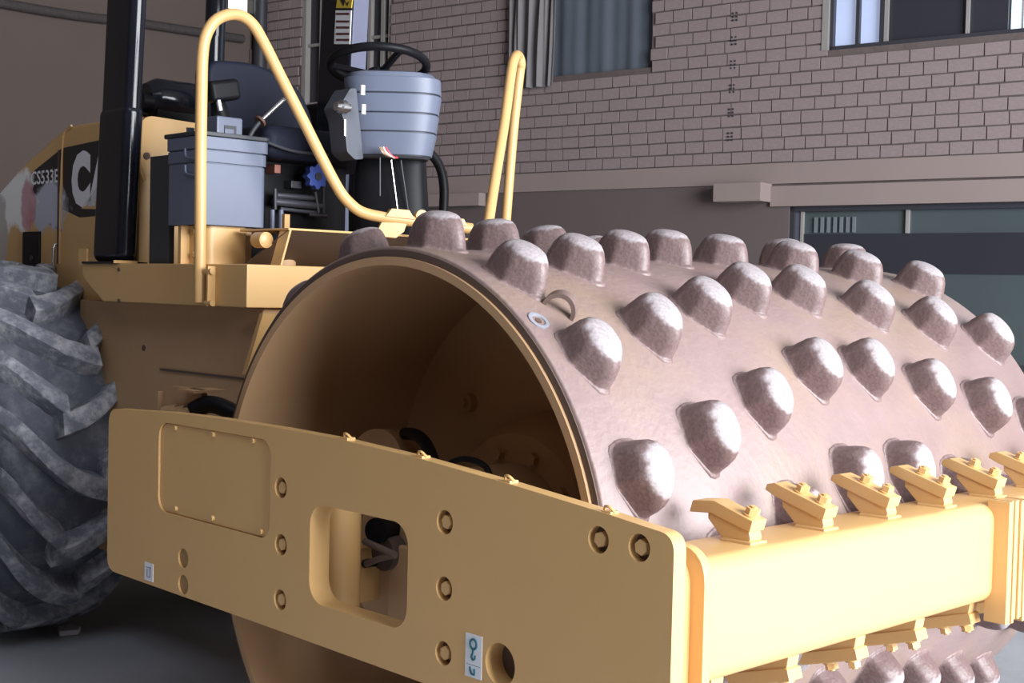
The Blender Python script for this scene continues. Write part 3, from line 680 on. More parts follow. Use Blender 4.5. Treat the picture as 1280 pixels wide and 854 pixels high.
# ---------------- handrails
HN = Vector((.5, 1, 0)); f0 = at(250, 376, 'x', PX-.022); HC = HN.dot(f0)
hp = lambda px, py: atn(px, py, HN, HC)
path = [(250, 378), (250, 330), (250.5, 260), (251, 180), (252, 110), (253, 72), (257, 46), (268, 27), (285, 18.5), (302, 20), (317, 32), (331, 56), (350, 94), (378, 149), (405, 203), (424, 238), (437, 254), (452, 265), (475, 271), (510, 276), (550, 281), (590, 286)]
b = B(); b.tube([hp(*q) for q in path], .0205, 14, 4); rail = part('handrail', b, 'yellow')
ra = at(258, 333, 'x', PX); rb_ = at(268, 383, 'x', PX)
B().box(PX-.03, PX, rb_.y-.004, rb_.y+.006, rb_.z, ra.z).build('rail_bracket', 'yellow', rail)
for q in ((262, 339), (262, 379)):
    c = at(*q, 'x', PX-.02); B().cyl(c+Vector((0, .02, 0)), c+Vector((0, -.02, 0)), .011, seg=10).build('rail_bolt', 'yellow', rail)
hm = hp(498, 270); b = B()
c0 = hp(480, 284); dirv = (hp(590, 286)-hp(475, 271)).normalized(); nv = Vector((dirv.y, -dirv.x, 0)).normalized()
def quad_plate(pts, th):
    bb = B(); n = len(pts); off = nv*th
    fs = bb.add([p-off*.5 for p in pts]+[p+off*.5 for p in pts], [tuple(range(n)), tuple(range(n, 2*n))]+[(k, (k+1) % n, n+(k+1) % n, n+k) for k in range(n)]); bb.bevel(fs, .002); return bb
quad_plate([hp(476, 278), (hp(470, 290)), hp(474, 296), hp(494, 298), hp(504, 290), hp(508, 279)], .03).build('rail_foot', 'yellow', rail)
quad_plate([hp(480, 271), hp(488, 261), hp(510, 263), hp(517, 275)], .05).build('rail_clamp', 'yellow', rail)
quad_plate([hp(570, 283), hp(570, 273), hp(578, 274), hp(582, 283)], .05).build('rail_clamp', 'yellow', rail)
c = hp(526, 270); B().cyl(c-nv*.02, c+nv*.02, .022, seg=16).build('rail_bolt', 'yellow', rail)
XR = PXR+.02
rp = [at(632, 290, 'x', XR), at(633, 270, 'x', XR), at(641, 170, 'x', XR), at(649, 95, 'x', XR), at(651, 80, 'x', XR-.005), at(648, 70, 'x', XR-.03), at(643.5, 72, 'x', XR-.10), at(639, 90, 'x', XR-.14), at(631, 150, 'x', XR-.22), at(618, 230, 'x', XR-.34), at(609, 290, 'x', XR-.43)]
b = B(); b.tube(rp, .0205, 14, 5); part('handrail', b, 'yellow')

# ---------------- pedestal, console, toe box on the platform
YC = 1.62
k0 = at(258, 329, 'y', YC); k1 = at(311, 329, 'y', YC); k2 = at(258, 281, 'y', YC)
b = B(); b.prism(rrect(k0.x, k1.x, YC, YC+.20, .03, 4), 'z', zT-.004, k2.z); ped = part('console_pedestal', b, 'yellow')
for q in ((243, 289), (243, 318)):
    c = at(*q, 'x', k0.x); B().cyl(c+Vector((-.008, 0, 0)), c, .01, seg=8).build('pedestal_bolt', 'yellow', ped)
k3 = at(225, 250, 'y', YC+.4); b = B(); b.box(k0.x-.03, k0.x-.005, YC+.22, YC+.36, zT-.004, k2.z+.26); part('side_panel', b, 'dgrey')
e = at(217, 300, 'x', k0.x); B().box(k0.x-.035, k0.x, YC+.12, YC+.14, zT, k2.z+.06).build('pedestal_edge', 'yellow', ped)
c0 = at(251, 283, 'y', YC-.03); c1 = at(333, 283, 'y', YC-.03); ct = at(290, 172, 'y', YC-.03)
zc0, zc1 = k2.z-.002, ct.z; H_ = zc1-zc0
levels = [(0, .60, 0), (.60, .80, .006), (.815, .99, .012)]
b = B(); b.prism(rrect(c0.x-.005, c1.x-.008, YC-.03, YC+.20, .022, 4), 'z', zc0, zc1-.004, bev=.003); con = part('armrest_console', b, 'grey')
for (a0_, a1_) in ((.0, .69), (.70, .835), (.845, .985)):
    g_ = .004 if a0_ == 0 else (.008 if a0_ < .8 else .012)
    bb = B(); bb.prism(rrect(c0.x-.005-g_, c1.x-.008+g_, YC-.03-g_, YC+.20, .024, 4), 'z', zc0+H_*a0_, zc0+H_*a1_, bev=.003); bb.build('console_band', 'grey', con)
bb = B(); bb.prism(rrect(c0.x-.02, c1.x+.01, YC-.045, YC+.22, .026, 4), 'z', zc1-.003, zc1+.012, bev=.003); bb.build('console_lid', 'dgrey', con)
s0_ = at(271, 175, 'y', YC+.05); s1_ = at(304, 148, 'y', YC+.05)
bb = B(); bb.box(s0_.x, s1_.x, YC+.05, YC+.2, zc1+.01, s1_.z, bev=.008); bb.build('switch_box', 'grey', con)
i0 = at(281, 172, 'y', YC+.045); i1 = at(296, 158, 'y', YC+.045)
bb = B(); bb.box(i0.x, i1.x, YC+.047, YC+.056, i0.z, i1.z); bb.build('switch_recess', 'dgrey', con)
bb = B(); bb.box(i0.x, i1.x-.012, YC+.044, YC+.056, i0.z, i1.z-.012, bev=.002); bb.build('switch_plate', 'grey', con)
j0 = at(280, 150, 'y', YC+.22); j1 = at(270, 118, 'y', YC+.22)
bb = B(); bb.cyl(j0-Vector((0, 0, .05)), j1, .05, .022, 20); bb.build('joystick_boot', 'blackm', con)
jk0 = at(262, 112, 'y', YC+.2); jk1 = at(293, 112, 'y', YC+.2)
bb = B(); bb.box(-.07, .06, -.04, .04, -.045, .035, Matrix.Translation((jk0+jk1)/2) @ Matrix.Rotation(R(-12), 4, 'Y'), bev=.018, seg=3); bb.build('joystick_grip', 'blackm', con)
c = at(274, 131, 'y', YC+.17); bb = B(); bb.box(-.006, .006, -.006, .006, -.022, .022, Matrix.Translation(c) @ Matrix.Rotation(R(-15), 4, 'Y')); bb.build('joystick_tag', 'white', con)
l0 = at(308, 180, 'y', YC+.12); l1 = at(325, 152, 'y', YC+.12); l2 = at(353, 126, 'y', YC+.12)
bb = B(); bb.tube([l0, (l0+l1)/2+Vector((-.004, 0, .004)), l1], .009, 10, 3); bb.build('lever_base', 'dgrey', con)
bb = B(); bb.cyl(l1, l2, .008, .010, 12); bb.cyl(l2, l2+(l2-l1).normalized()*.012, .012, .009, 12); bb.build('lever', 'steel', con)
dd = (l2-l1).normalized(); bb = B(); bb.cyl(l1-dd*.004, l1+dd*.006, .024, seg=14); bb.build('lever_collar', mat('brown_collar', (.10, .05, .035), .6), con)
c = at(238, 160, 'y', YC+.3); bb = B(); bb.cyl(Vector((c.x, c.y, zc1)), c, .012, .016, 12); bb.build('console_button', 'grey', con)
for q in (195, 216):
    c = at(237, q, 'x', c0.x-.016); bb = B(); bb.tube([c+Vector((0, .03, .03)), c+Vector((0, .025, 0)), c+Vector((0, -.02, -.01)), c+Vector((0, -.05, -.012))], .005, 8, 4); bb.build('console_grip', 'grey', con)
# toe box and knob
YT = yF+.06
t0 = at(344, 330, 'y', YT); t1 = at(356, 288, 'y', YT); t2 = at(460, 294, 'y', YT)
b = B(); b.add([Vector((t0.x, YT+.2, zT-.003)), Vector((t2.x+.6, YT+.2, zT-.003)), Vector((t2.x+.6, YT-.025, t1.z)), Vector((t1.x, YT-.025, t1.z)), Vector((t0.x, YT+.21, zT-.003)), Vector((t2.x+.6, YT+.21, zT-.003)), Vector((t2.x+.6, YT-.015, t1.z)), Vector((t1.x, YT-.015, t1.z))], [(0, 1, 2, 3), (4, 7, 6, 5), (0, 4, 5, 1), (1, 5, 6, 2), (2, 6, 7, 3), (3, 7, 4, 0)]); b.build('toe_board', 'rim', plat)
b = B(); b.box(t1.x-.005, t2.x+.6, YT-.03, YT+.28, t1.z, t1.z+.008, bev=.002); b.build('toe_board_top', 'yellow', plat)
b = B(); b.prism([(t0.x, zT-.003), (t1.x, t1.z), (t1.x+.008, t1.z), (t0.x+.008, zT-.003)], 'y', YT-.03, YT+.03); b.build('toe_board_edge', 'yellow', plat)
c = at(333, 300, 'y', yF+.12); b = B(); b.cyl(c, c+Vector((0, .06, 0)), .028, seg=24, cap=True); b.cyl(c+Vector((0, -.004, 0)), c, .020, .026, 24); b.build('filler_cap', 'yellow', plat)
B().box(k1.x, t0.x+.12, YC+.02, YC+.05, zT-.003, zT+.15).build('riser_plate', 'yellow_in', plat)
c = at(353, 310, 'y', YT+.2); B().cyl(c+Vector((0, 0, -.07)), c+Vector((0, 0, .02)), .05, seg=16).build('pedal_pivot', 'yellow_in', plat)
c = at(359, 280, 'y', YC+.1); B().box(c.x-.012, c.x+.012, YC+.1, YC+.12, zT, at(359, 268, 'y', YC+.1).z).build('lever_post', 'yellow', plat)

# ---------------- seat
YS = 2.15
s0 = at(262, 180, 'y', YS); s1 = at(392, 180, 'y', YS); st = at(300, 74, 'y', YS)
sh = st.z-s0.z; sx = (s0.x+s1.x)/2; sw = s1.x-s0.x
seat = bpy.data.objects.new('seat', None)
b = B(); prof = roundpoly([(s0.x, s0.z-.08), (s0.x-.01, st.z-.02), (s0.x+sw*.45, st.z), (s1.x-.08, st.z-.07), (s1.x, st.z-sh*.55), (s1.x+.02, s0.z-.08)], [.03, .06, .2, .15, .2, .03], 6)
b.prism(prof, 'y', YS, YS+.12, bev=.03, seg=3); seatp = part('seat', b, 'seat')
q0 = at(318, 172, 'y', YS-.18); q1 = at(470, 190, 'y', YS-.18); qz = at(390, 200, 'y', YS-.2)
b = B(); b.box(q0.x-.1, q1.x, YS-.42, YS+.05, qz.z-.03, qz.z+.10, bev=.05, seg=4); b.build('seat_cushion', 'seat', seatp)
b = B(); b.tube([at(330, 176, 'y', YS-.43), at(350, 184, 'y', YS-.44), at(372, 190, 'y', YS-.44), at(410, 194, 'y', YS-.43)], .006, 8, 4); b.build('seat_piping', 'dgrey', seatp)
# suspension mechanism
YM = 1.85
m0 = at(338, 285, 'y', YM); m1 = at(412, 285, 'y', YM); mt = at(370, 205, 'y', YM)
b = B(); b.box(m0.x-.1, m1.x+.12, YM+.05, YM+.4, zT-.003, mt.z+.06, bev=.01); b.build('suspension_box', 'blackm', seatp)
for (a, c, r_) in (((345, 244), (394, 248), .012), ((342, 252), (402, 258), .016), ((350, 261), (396, 266), .008), ((386, 268), (408, 270), .008)):
    B().cyl(at(*a, 'y', YM), at(*c, 'y', YM), r_, seg=10).build('linkage_rod', mat('gunmetal_rod', (.10, .10, .12), .4, .6), seatp)
for q in ((344, 236, 344, 262), (394, 240, 398, 266), (404, 234, 404, 266)):
    B().cyl(at(q[0], q[1], 'y', YM-.01), at(q[2], q[3], 'y', YM-.01), .007, seg=8).build('linkage_pin', 'dgrey', seatp)
c = at(346, 211, 'y', YM); B().box(c.x-.016, c.x+.012, YM-.01, YM+.06, c.z-.018, c.z+.016, bev=.003).build('relay', mat('rust_plastic', (.28, .10, .07), .5), seatp)
c = at(372, 230, 'y', YM); B().box(c.x-.03, c.x+.02, YM, YM+.06, c.z-.018, c.z+.012, bev=.004).build('bracket_block', 'dgrey', seatp)
for q in ((340, 275), (351, 275)):
    c = at(*q, 'y', YM); B().cyl(c+Vector((0, 0, -.05)), c+Vector((0, 0, .04)), .011, seg=10).build('damper', 'strip', seatp)
c = at(395, 221, 'y', YM-.06); n = 64
b = B(); b.prism([(c.x+(.046+.006*math.cos(8*2*PI*k/n))*math.cos(2*PI*k/n), c.z+(.046+.006*math.cos(8*2*PI*k/n))*math.sin(2*PI*k/n)) for k in range(n)], 'y', YM-.075, YM-.04, bev=.004); kn = b.build('adjuster_knob', 'blue', seatp)
b = B(); b.cyl((c.x, YM-.08, c.z), (c.x, YM+.06, c.z), .016, seg=16); b.build('knob_hub', 'dgrey', seatp)

# ---------------- steering console
YW = 1.42
def ell_ring(pxc, py, wpx, dep, yoff=0.0, n=48, e=3.0):
    c = at(pxc, py, 'y', YW+yoff); hw = wpx/2/FPX*(c-CAM).dot(Fv)*1.0; out_ = []
    a_ = Vector((Rv.x, Rv.y, 0)).normalized(); d_ = Vector((-a_.y, a_.x, 0))
    for k in range(n):
        t = 2*PI*k/n; cx = abs(math.cos(t))**(2/e)*(1 if math.cos(t) >= 0 else -1); cy = abs(math.sin(t))**(2/e)*(1 if math.sin(t) >= 0 else -1)
        out_.append(c+a_*hw*cx+d_*dep*cy)
    return out_
lv = [(491, 100, 118), (492, 121, 117), (491, 145, 113), (490.5, 168, 108), (490, 197, 97)]
core = B(); core.loft([ell_ring(c_, y_, w_*.97, .115*w_/118) for c_, y_, w_ in lv]); sc = part('steering_console', core, 'dgrey', 50)
for k in range(4):
    (ca, ya_, wa), (cb, yb_, wb) = lv[k], lv[k+1]
    g = 1.2; w_top = wa+2.5; bb = B()
    bb.loft([ell_ring(ca, ya_+.8, w_top-2, .12*wa/118), ell_ring(ca, ya_+1.6, w_top, .122*wa/118), ell_ring(cb, yb_-1.4, wb+2.0, .122*wb/118), ell_ring(cb, yb_-.8, wb+.5, .12*wb/118)], cap=True)
    bb.build('console_ring', 'grey', sc, 28)
lidt = B(); lidt.loft([ell_ring(491, 101, 114, .118), ell_ring(489, 95, 106, .11), ell_ring(487, 92, 80, .08)]); lidt.build('console_top', 'grey', sc, 50)
bt_ = B(); bt_.loft([ell_ring(490, 197, 95, .095), ell_ring(490, 200, 90, .09)]); bt_.build('console_base', 'dgrey', sc, 50)
pa = at(446, 150, 'y', YW-.02)
bb = B(); bb.prism(roundpoly([tuple(at(*q, 'y', YW).xz) for q in ((438, 110), (424, 134), (430, 150), (434, 190), (444, 200), (455, 199), (450, 150), (446, 110))], .01), 'y', YW+.0, YW+.10, bev=.004); bb.build('console_bracket', mat('mid_grey_plastic', (.07, .078, .10), .5), sc)
c = at(428, 134, 'y', YW-.05); bb = B(); bb.cyl(c+Vector((-.03, 0, 0)), c+Vector((.03, 0, 0)), .016, seg=12); bb.cyl(c+Vector((-.01, 0, 0)), c+Vector((.012, 0, 0)), .026, seg=12); bb.build('tilt_knob', 'steel', sc)
bb = B(); bb.tube([at(431, 150, 'y', YW-.05), at(431, 160, 'y', YW-.05), at(431, 170, 'y', YW-.05)], .006, 8, 2); bb.build('tilt_lever', 'steel', sc)
for q in ((452, 113), (453, 137)):
    c = at(*q, 'y', YW-.075); bb = B(); bb.cyl(c+Vector((0, -.006, -.018)), c+Vector((0, -.006, .018)), .009, seg=10); bb.build('console_clip', 'white', sc)
# wheel
wc = at(473, 82, 'y', YW+.02); rwx = 60/FPX*(wc-CAM).dot(Fv)
tilt = Matrix.Translation(wc) @ Matrix.Rotation(R(-2.5), 4, Vector((Fv.x, Fv.y, 0))) @ Matrix.Rotation(R(-13), 4, Rv0)
b = B(); b.tube([tilt @ Vector((rwx*math.cos(t), rwx*math.sin(t), 0)) for t in [2*PI*k/56 for k in range(56)]], .0165, 12, 0, True); wh = b.build('steering_wheel', 'blackm', sc)
for t in (R(20), R(140), R(260)):
    b = B(); b.tube([tilt @ Vector((.03*math.cos(t), .03*math.sin(t), -.035)), tilt @ Vector((rwx*.5*math.cos(t), rwx*.5*math.sin(t), -.02)), tilt @ Vector((rwx*math.cos(t), rwx*math.sin(t), 0))], .013, 8, 3); b.build('wheel_spoke', 'blackm', sc)
b = B(); b.cyl(tilt @ Vector((0, 0, -.10)), tilt @ Vector((0, 0, -.02)), .04, seg=20); b.build('wheel_hub', 'blackm', sc)
# column and wiring under it
bb = B(); bb.loft([[Vector((v.x, v.y, v.z)) for v in ell_ring(490, 192, 84, .07, .05)], ell_ring(488, 230, 92, .08, .05), ell_ring(490, 300, 96, .09, .05)]); bb.build('column_boot', 'blackm', sc)
for (a, c, m_) in (((475, 197), (475, 245), 'dgrey'), ((489, 200), (497, 262), 'steel'), ((501, 200), (510, 262), 'dgrey')):
    b = B(); b.cyl(at(*a, 'y', YW-.07), at(*c, 'y', YW-.07), .003, seg=8); b.build('control_cable', m_, sc)
for k, (m_, o_) in enumerate((('red', 0), ('white', -3), ('copper', -6), ('steel', -8))):
    b = B(); b.tube([at(482+o_, 184, 'y', YW-.085), at(487+o_, 192, 'y', YW-.095), at(494+o_*.4, 197, 'y', YW-.09), at(500+o_*.3, 196, 'y', YW-.07)], .004, 6, 4); b.build('wire', m_, sc)
b = B(); b.tube([at(528, 186, 'y', YW+.03), at(541, 195, 'y', YW+.03), at(551, 212, 'y', YW+.03), at(555, 236, 'y', YW+.03), at(554, 268, 'y', YW+.03), at(552, 300, 'y', YW+.03)], .019, 12, 5); part('harness_hose', b, 'blackm')

# ---------------- ROPS posts
def post(name, xl, ya_, yb_, xr, z0_, z1_):
    b = B(); b.box(xl, xr, ya_, yb_, z0_, z1_, bev=.022, seg=3); return part(name, b, 'black')
LX = PX+.02
pya = at(150, 322, 'x', LX).y; pyb = at(115, 322, 'x', LX).y
pw = at(171, 322, 'y', pya).x
tops = at(166, 0, 'x', LX)
b = B(); ylean = tops.y-pya
zt0 = zT+.005; zs = at(150, 130, 'x', LX).z
def leanbox(x0, x1, y0, y1, z0_, z1_, l0, l1, bev):
    bb = B(); vs = [Vector((x, y+l, z)) for (z, l) in ((z0_, l0), (z1_, l1)) for y in (y0, y1) for x in (x0, x1)]
    fs = bb.add(vs, [(0, 2, 3, 1), (4, 5, 7, 6), (0, 1, 5, 4), (2, 6, 7, 3), (0, 4, 6, 2), (1, 3, 7, 5)]); bb.bevel(fs, bev, 5); return bb
top_z = 3.05; sl = (tops.y-pya)/(tops.z-zt0)
lp = part('rops_post', leanbox(LX, pw, pya, pyb, zt0, top_z, 0, sl*(top_z-zt0), .034), 'black')
sleeve = leanbox(LX-.006, pw+.006, pya-.006, pyb+.006, zt0, zs, 0, sl*(zs-zt0), .036); sleeve.build('post_sleeve', 'black', lp)
B().box(LX-.03, pw+.03, pya-.03, pyb+.03, zT-.002, zT+.008, bev=.002).build('post_foot', 'black', lp)
c = at(157, 326, 'y', pya-.03); B().box(c.x-.05, c.x+.05, pya-.032, pya-.028, zT+.001, zT+.012).build('foot_edge', 'yellow', lp)
RX = 2.134-LX-.16
qa = at(438, 60, 'x', RX); qb = at(400, 60, 'x', RX); qr = at(456, 60, 'y', qa.y)
yq0 = at(426, 290, 'x', RX).y; yq1 = at(440.5, -30, 'x', RX).y; zq0 = at(426, 290, 'x', RX).z; zq1 = at(440.5, -30, 'x', RX).z
slq = (yq1-yq0)/(zq1-zq0); pd = qb.y-qa.y
rpst = part('rops_post', leanbox(RX, qr.x, yq0, yq0+pd, zT+.003, top_z, slq*(zT-zq0), slq*(top_z-zq0), .012), 'black')
slr = sl*.6
def on_post(px, py, d=.003):
    q = at(px, py, 'x', RX-d); return q
for (x0, y0, x1, y1, m_, nm) in ((421, -6, 440, 10, 'orange', 'hazard_label'), (418.5, 13, 438, 55, 'white', 'warning_label')):
    A_ = [on_post(x0+1, y0), on_post(x1+1, y0), on_post(x1-1, y1), on_post(x0-1, y1)]
    b = B(); n_ = 4; b.add([v for v in A_]+[v+Vector((.004, 0, 0)) for v in A_], [(0, 1, 2, 3), (4, 7, 6, 5), (0, 4, 5, 1), (1, 5, 6, 2), (2, 6, 7, 3), (3, 7, 4, 0)]); lb = b.build(nm, m_, rpst, 0)
    if nm == 'warning_label':
        for yy in (16, 25.5, 33, 41, 48.5):
            A2 = [on_post(x0+1.5, yy, .0045), on_post(x1-1.5, yy, .0045), on_post(x1-1.7, yy+2.6, .0045), on_post(x0+1.3, yy+2.6, .0045)]
            b = B(); b.add(A2+[v+Vector((.001, 0, 0)) for v in A2], [(0, 1, 2, 3), (4, 7, 6, 5), (0, 4, 5, 1), (1, 5, 6, 2), (2, 6, 7, 3), (3, 7, 4, 0)]); b.build('print_line', mat('red_black_print', (.12, .03, .03), .5), lb, 0)
    else:
        A2 = [on_post(425, 0, .0045), on_post(429, 8, .0045), on_post(431, 2, .0045), on_post(434, 8, .0045), on_post(437, 1, .0045), on_post(433, 4, .0045), on_post(430, -2, .0045)]
        b = B(); b.add([v+Vector((0, 0, 0)) for v in A2], [tuple(range(7))]); b.build('hazard_mark', 'decal', lb, 0)
leanbox(RX+.004, qr.x+.006, yq0-.016, yq0-.002, zT+.003, top_z, slq*(zT-zq0), slq*(top_z-zq0), .002).build('post_front_sheen', 'strip', rpst, 0)  # light caught by the post's front face, put in as a pale slab
b = B(); b.prism([tuple(at(*q, 'y', qa.y-.05).xz) for q in ((408, 292), (434, 245), (434, 292))], 'y', qa.y-.06, qa.y-.05); b.build('post_sheen_foot', 'strip', rpst, 0)  # lower end of the same painted light on the post, not a separate panel
b = B(); b.tube([((LX+pw)/2, (pya+pyb)/2+sl*(top_z-zt0), top_z), (1.067, ((pya+pyb)/2+sl*(top_z-zt0)+yq0+pd/2+slq*(top_z-zq0))/2, top_z), ((RX+qr.x)/2, yq0+pd/2+slq*(top_z-zq0), top_z)], .06, 16, 2); part('rops_crossbar', b, 'black')
# cross tube behind and black side panel
b = B(); f_ = at(385, 130, 'x', RX+.05); b.box(RX+.02, RX+.14, qa.y-.2, qb.y+.5, zT, f_.z, bev=.04); part('fender_panel', b, 'blackm')

# ---------------- hood
HX = .5
hpx = lambda px, py: (lambda q: (q.y, q.z))(at(px, py, 'x', HX))
yH = at(172, 200, 'x', HX).y
h_top = hpx(90, 156); h_a = hpx(72, 166); h_b = hpx(30, 204); h_c = hpx(0, 238)
hz = h_top[1]
ry = 4.6
hp_out = roundpoly([(yH, zT-.3), (yH, hz), (h_top[0], hz), h_a, h_b, h_c, (ry, h_c[1]-(ry-h_c[0])*.35), (ry, zT-.3)], [0, .08, .08, .03, .0, .0, .1, 0], 6)
hoodmat = mat('hood_paint', YEL, 0.42, var=0.06, scale=2.5)
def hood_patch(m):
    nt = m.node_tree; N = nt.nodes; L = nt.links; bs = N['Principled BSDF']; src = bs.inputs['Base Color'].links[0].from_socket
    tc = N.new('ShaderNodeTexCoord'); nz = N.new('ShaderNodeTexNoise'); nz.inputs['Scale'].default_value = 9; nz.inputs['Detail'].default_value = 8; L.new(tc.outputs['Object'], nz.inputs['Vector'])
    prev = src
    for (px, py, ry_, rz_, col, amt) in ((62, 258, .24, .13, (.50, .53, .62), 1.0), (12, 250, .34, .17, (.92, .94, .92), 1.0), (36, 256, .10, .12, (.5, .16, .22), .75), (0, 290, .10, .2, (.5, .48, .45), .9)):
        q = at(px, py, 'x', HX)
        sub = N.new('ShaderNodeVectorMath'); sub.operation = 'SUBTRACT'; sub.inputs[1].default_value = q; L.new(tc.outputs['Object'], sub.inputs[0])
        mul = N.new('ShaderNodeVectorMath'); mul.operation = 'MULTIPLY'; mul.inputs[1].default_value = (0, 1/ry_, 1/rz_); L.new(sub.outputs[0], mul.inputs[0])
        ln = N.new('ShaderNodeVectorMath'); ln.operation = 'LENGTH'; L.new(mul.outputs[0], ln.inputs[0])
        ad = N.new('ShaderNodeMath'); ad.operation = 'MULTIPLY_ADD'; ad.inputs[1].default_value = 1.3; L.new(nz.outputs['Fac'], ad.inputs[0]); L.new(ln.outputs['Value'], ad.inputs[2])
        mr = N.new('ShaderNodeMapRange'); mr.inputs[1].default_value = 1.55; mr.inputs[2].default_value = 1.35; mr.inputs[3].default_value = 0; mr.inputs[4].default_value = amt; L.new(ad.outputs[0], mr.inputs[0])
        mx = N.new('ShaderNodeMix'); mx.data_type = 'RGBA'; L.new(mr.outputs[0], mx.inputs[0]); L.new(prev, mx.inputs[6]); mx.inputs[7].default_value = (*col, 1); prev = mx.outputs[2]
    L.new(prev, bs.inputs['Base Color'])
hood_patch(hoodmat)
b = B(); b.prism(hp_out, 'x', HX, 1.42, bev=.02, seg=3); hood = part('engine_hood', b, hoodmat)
# decal: black field, model number, maker's letters
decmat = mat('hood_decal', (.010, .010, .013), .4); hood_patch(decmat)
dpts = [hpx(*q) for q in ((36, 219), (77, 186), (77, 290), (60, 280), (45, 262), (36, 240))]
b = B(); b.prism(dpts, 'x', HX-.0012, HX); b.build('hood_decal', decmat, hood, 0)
dpts = [hpx(*q) for q in ((79, 185), (140, 172), (170, 166), (170, 264), (140, 268), (100, 272), (79, 262))]
b = B(); b.prism(dpts, 'x', HX-.0012, HX); b.build('hood_decal', decmat, hood, 0)
sy0, sz0 = hpx(79, 172); sy1, sz1 = hpx(75, 330)
b = B(); b.tube([(HX-.002, hpx(90, 158)[0], hz-.004), (HX-.002, hpx(81, 165)[0], hz-.03), (HX-.002, hpx(79, 180)[0], hz-.09), (HX-.002, sy1-.005, sz1+.3), (HX-.002, sy1, sz1)], .005, 8, 4); b.build('hood_seam_edge', 'yellow', hood)
b = B(); b.box(HX-.003, HX, sy1+.012, sy1+.026, sz1, hz-.1); b.build('hood_seam_gap', 'rim', hood, 0)
def letters(body, px0, px1, pyb, pyt, m, nm, bold):
    o0 = at(px0, pyb, 'x', HX-.0022); o1 = at(px1, pyb, 'x', HX-.0022); h = at(px0, pyt, 'x', HX-.0022).z-o0.z
    q1 = at(px1, pyb-(pyb-pyt)*0, 'x', HX-.0022)
    return text(body, nm, m, hood, o0, (0, -1, 0), (0, 0, 1), h, o0.y-o1.y, bold=bold)
letters('CS533E', 38.5, 73, 231.5, 214.5, 'letter', 'model_number', .018)
letters('C', 89, 112.5, 260, 190, 'letter', 'maker_letter', .07)
letters('A', 110, 143, 258, 190, 'letter', 'maker_letter', .05)
letters('T', 143, 166, 258, 190, 'letter', 'maker_letter', .05)
b = B(); b.prism([hpx(*q) for q in ((102, 261), (128, 225), (142, 262))], 'x', HX-.0022, HX-.001); b.build('decal_triangle', 'yellow', hood, 0)
v0 = hpx(31, 290); v1 = hpx(51, 338)
b = B(); b.box(HX-.012, HX+.002, v1[0], v0[0], v1[1]-.1, v0[1], bev=.004); b.build('hood_latch', 'blackm', hood)
c = at(40, 323, 'x', HX-.012); B().cyl(c+Vector((-.006, 0, 0)), c, .012, seg=10).build('latch_pin', 'dgrey', hood)
c = at(71, 325, 'x', HX-.004); b = B(); b.tube([c+Vector((0, 0, .07)), c+Vector((-.015, 0, .05)), c+Vector((-.015, 0, -.05)), c+Vector((0, 0, -.07))], .006, 8, 3); b.build('hood_handle', 'steel', hood)
# cowl plate facing forwards
cz = at(190, 145, 'y', yH-.01).z; cx0 = at(172, 200, 'y', yH-.01).x
b = B(); b.prism(roundpoly([(cx0, zT), (cx0-.0, cz-.13), (cx0, cz), (cx0+.5, cz-.02), (cx0+.5, zT)], [0, 0, .09, .02, 0], 7), 'y', yH-.03, yH-.01, bev=.004); b.build('cowl_plate', 'yellow', hood)
c = at(183, 195, 'y', yH-.03); B().cyl(c, c+Vector((0, -.006, 0)), .014, seg=14).build('cowl_hole', 'rim', hood)
e0 = at(171, 187, 'y', yH-.06); e1 = at(181, 226, 'y', yH-.06)
b = B(); b.tube([e0, (e0+e1)/2+Vector((-.004, 0, -.01)), e1], .009, 8, 3); b.build('cowl_edge', 'yellow', hood)
# air cleaner lying across the hood, exhaust stack
a0 = at(186, 124, 'y', 2.9); a1 = at(262, 128, 'y', 2.9); ar = 27/FPX*(a0-CAM).dot(Fv)
b = B(); b.lathe([(0, 0), (0, ar*.72), (.03, ar*.9), (.05, ar), (.22, ar), (.225, ar*.96), (.24, ar*.96), (.245, ar), (.62, ar), (.66, ar*.8), (.66, 0)], (a0.x-.02, 2.9, a0.z), 'x', 40); ac = part('air_cleaner', b, 'black')
b = B(); b.cyl((a0.x-.06, 2.9-.03, a0.z-.02), (a0.x-.01, 2.9-.03, a0.z-.02), .045, seg=20); b.build('air_cleaner_cap', 'blackm', ac)
b = B(); b.box(a0.x, a0.x+.62, 2.82, 3.0, hz-.02, a0.z-.05); b.build('air_cleaner_saddle', 'blackm', ac)
ex = at(268, 60, 'y', 3.2); er = 12.5/FPX*(ex-CAM).dot(Fv)
b = B(); b.cyl((ex.x-.012, 3.2, hz-.05), (ex.x+.012, 3.2, 3.2), er, seg=28); exo = part('exhaust_stack', b, 'black')
zz = at(268, 47, 'y', 3.2).z; b = B(); b.cyl((ex.x-.012, 3.2, hz-.05), (ex.x-.004, 3.2, zz), er*1.1, seg=28); b.build('exhaust_sleeve', 'black', exo)

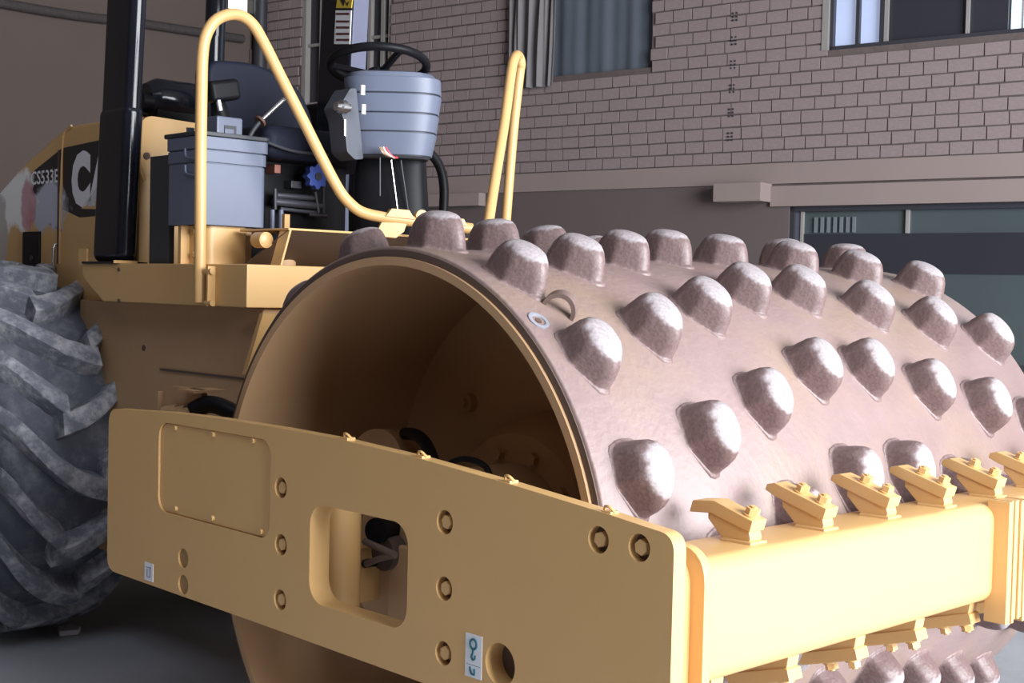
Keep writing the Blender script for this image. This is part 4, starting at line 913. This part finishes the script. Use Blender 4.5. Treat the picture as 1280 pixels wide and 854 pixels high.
# ---------------- rear wheels
TR, TW, TY = .80, .60, 3.06; TZ = TR-.005
def tyre(xc):
    hw = TW/2; b = B()
    prof = [(-hw+.08, .36), (-hw+.01, .50), (-hw-.01, .60), (-hw+.02, .66), (-hw+.06, .69), (-.15, .71), (0, .718), (.15, .71), (hw-.06, .69), (hw-.02, .66), (hw+.01, .60), (hw-.01, .50), (hw-.08, .36), (-hw+.08, .36)]
    b.lathe([(u, r_*TR/.80) for u, r_ in prof], (xc, TY, TZ), 'x', 96); t = part('tyre', b, 'rubber', 60)
    b = B(); b.lathe([(-.2, .0), (-.18, .2), (-.2, .33), (-hw+.07, .35), (-hw+.07, .38), (.2, .38), (.2, 0)], (xc, TY, TZ), 'x', 48); b.build('wheel_rim', 'yellow', t)
    return t
def lug_mesh(side, reach, seed):
    """curved bar lug: steep at the shoulder, flattening towards the crown; angle zero = front of the wheel"""
    rr = random.Random(seed); bb = B(); n = 14; rings = []
    for k in range(n+1):
        u = k/n; wx = side*(TW/2+.012-u*(TW/2+.012+reach)); q = (TW/2+.012-abs(wx) if wx*side > 0 else TW/2+.012+abs(wx))/(TW/2+.13)
        ph = -.44*(1-(1-min(1, q))**1.9)
        base = .70-(abs(wx)/(TW/2))**4*.075; top = TR-.004-(min(1, abs(wx)/(TW/2)))**3*.05
        if k == 0: top = .705
        if k == 1: top -= .008
        hw0 = .050+.008*u; hw1 = .036+.008*u; ring = []
        for (rad, a) in ((base-.03, -hw0), (top-.005, -hw1-.002), (top, -hw1+.003), (top+.001, 0), (top, hw1-.003), (top-.005, hw1+.002), (base-.03, hw0)):
            t = ph+(a+rr.uniform(-.003, .003))/rad; rad += rr.uniform(-.003, .003)
            ring.append(Vector((wx, -rad*math.cos(t), rad*math.sin(t))))
        rings.append(ring)
    bb.loft(rings); me = bb.mesh(24); me.materials.append(M['lug']); return me
LM = {(sd, lg): lug_mesh(sd, .10 if lg else -.07, 5+lg) for sd in (-1, 1) for lg in (0, 1)}
NL = 18
for xc in (.335, 2.134-.335):
    t = tyre(xc)
    for sd in (-1, 1):
        for k in range(NL):
            a = 2*PI*(k+(1.0 if sd > 0 else 0)+.15)/NL
            o = bpy.data.objects.new('tread_lug', LM[(sd, k % 2)]); COL.objects.link(o); o.parent = t
            o.matrix_local = Matrix.Translation((xc, TY, TZ)) @ Matrix.Rotation(a, 4, 'X')
b = B(); b.box(.55, 1.6, TY-.12, TY+.12, TZ-.12, TZ+.12, bev=.03); part('rear_axle', b, 'yellow_in')
b = B(); b.box(.62, 1.5, 2.2, 4.4, .5, 1.2); part('engine_block', b, 'blackm')
b = B(); b.box(.85, 1.28, 1.1, 1.6, .55, .85, bev=.03); part('articulation_hitch', b, 'yellow_in')

# ---------------- small things on the floor
c = at(84, 789, 'z', 0.012)
b = B(); pts = [(-.045, -.03), (.02, -.05), (.05, -.01), (.035, .04), (-.02, .035)]
mm = Matrix.Translation((c.x, c.y, .003))
fs = b.add([mm @ Vector((x*1.1, y*1.1, .0)) for x, y in pts]+[mm @ Vector((x*1.1, y*1.1, .022+.03*(y+.03))) for x, y in pts], [tuple(range(5)), tuple(range(5, 10))]+[(k, (k+1) % 5, 5+(k+1) % 5, 5+k) for k in range(5)])
tag(b.build('paper_scrap', mat('pale_paper', (.70, .72, .76), .8)), 'small pale crumpled scrap lying on the floor in front of the tyre', 'scrap')
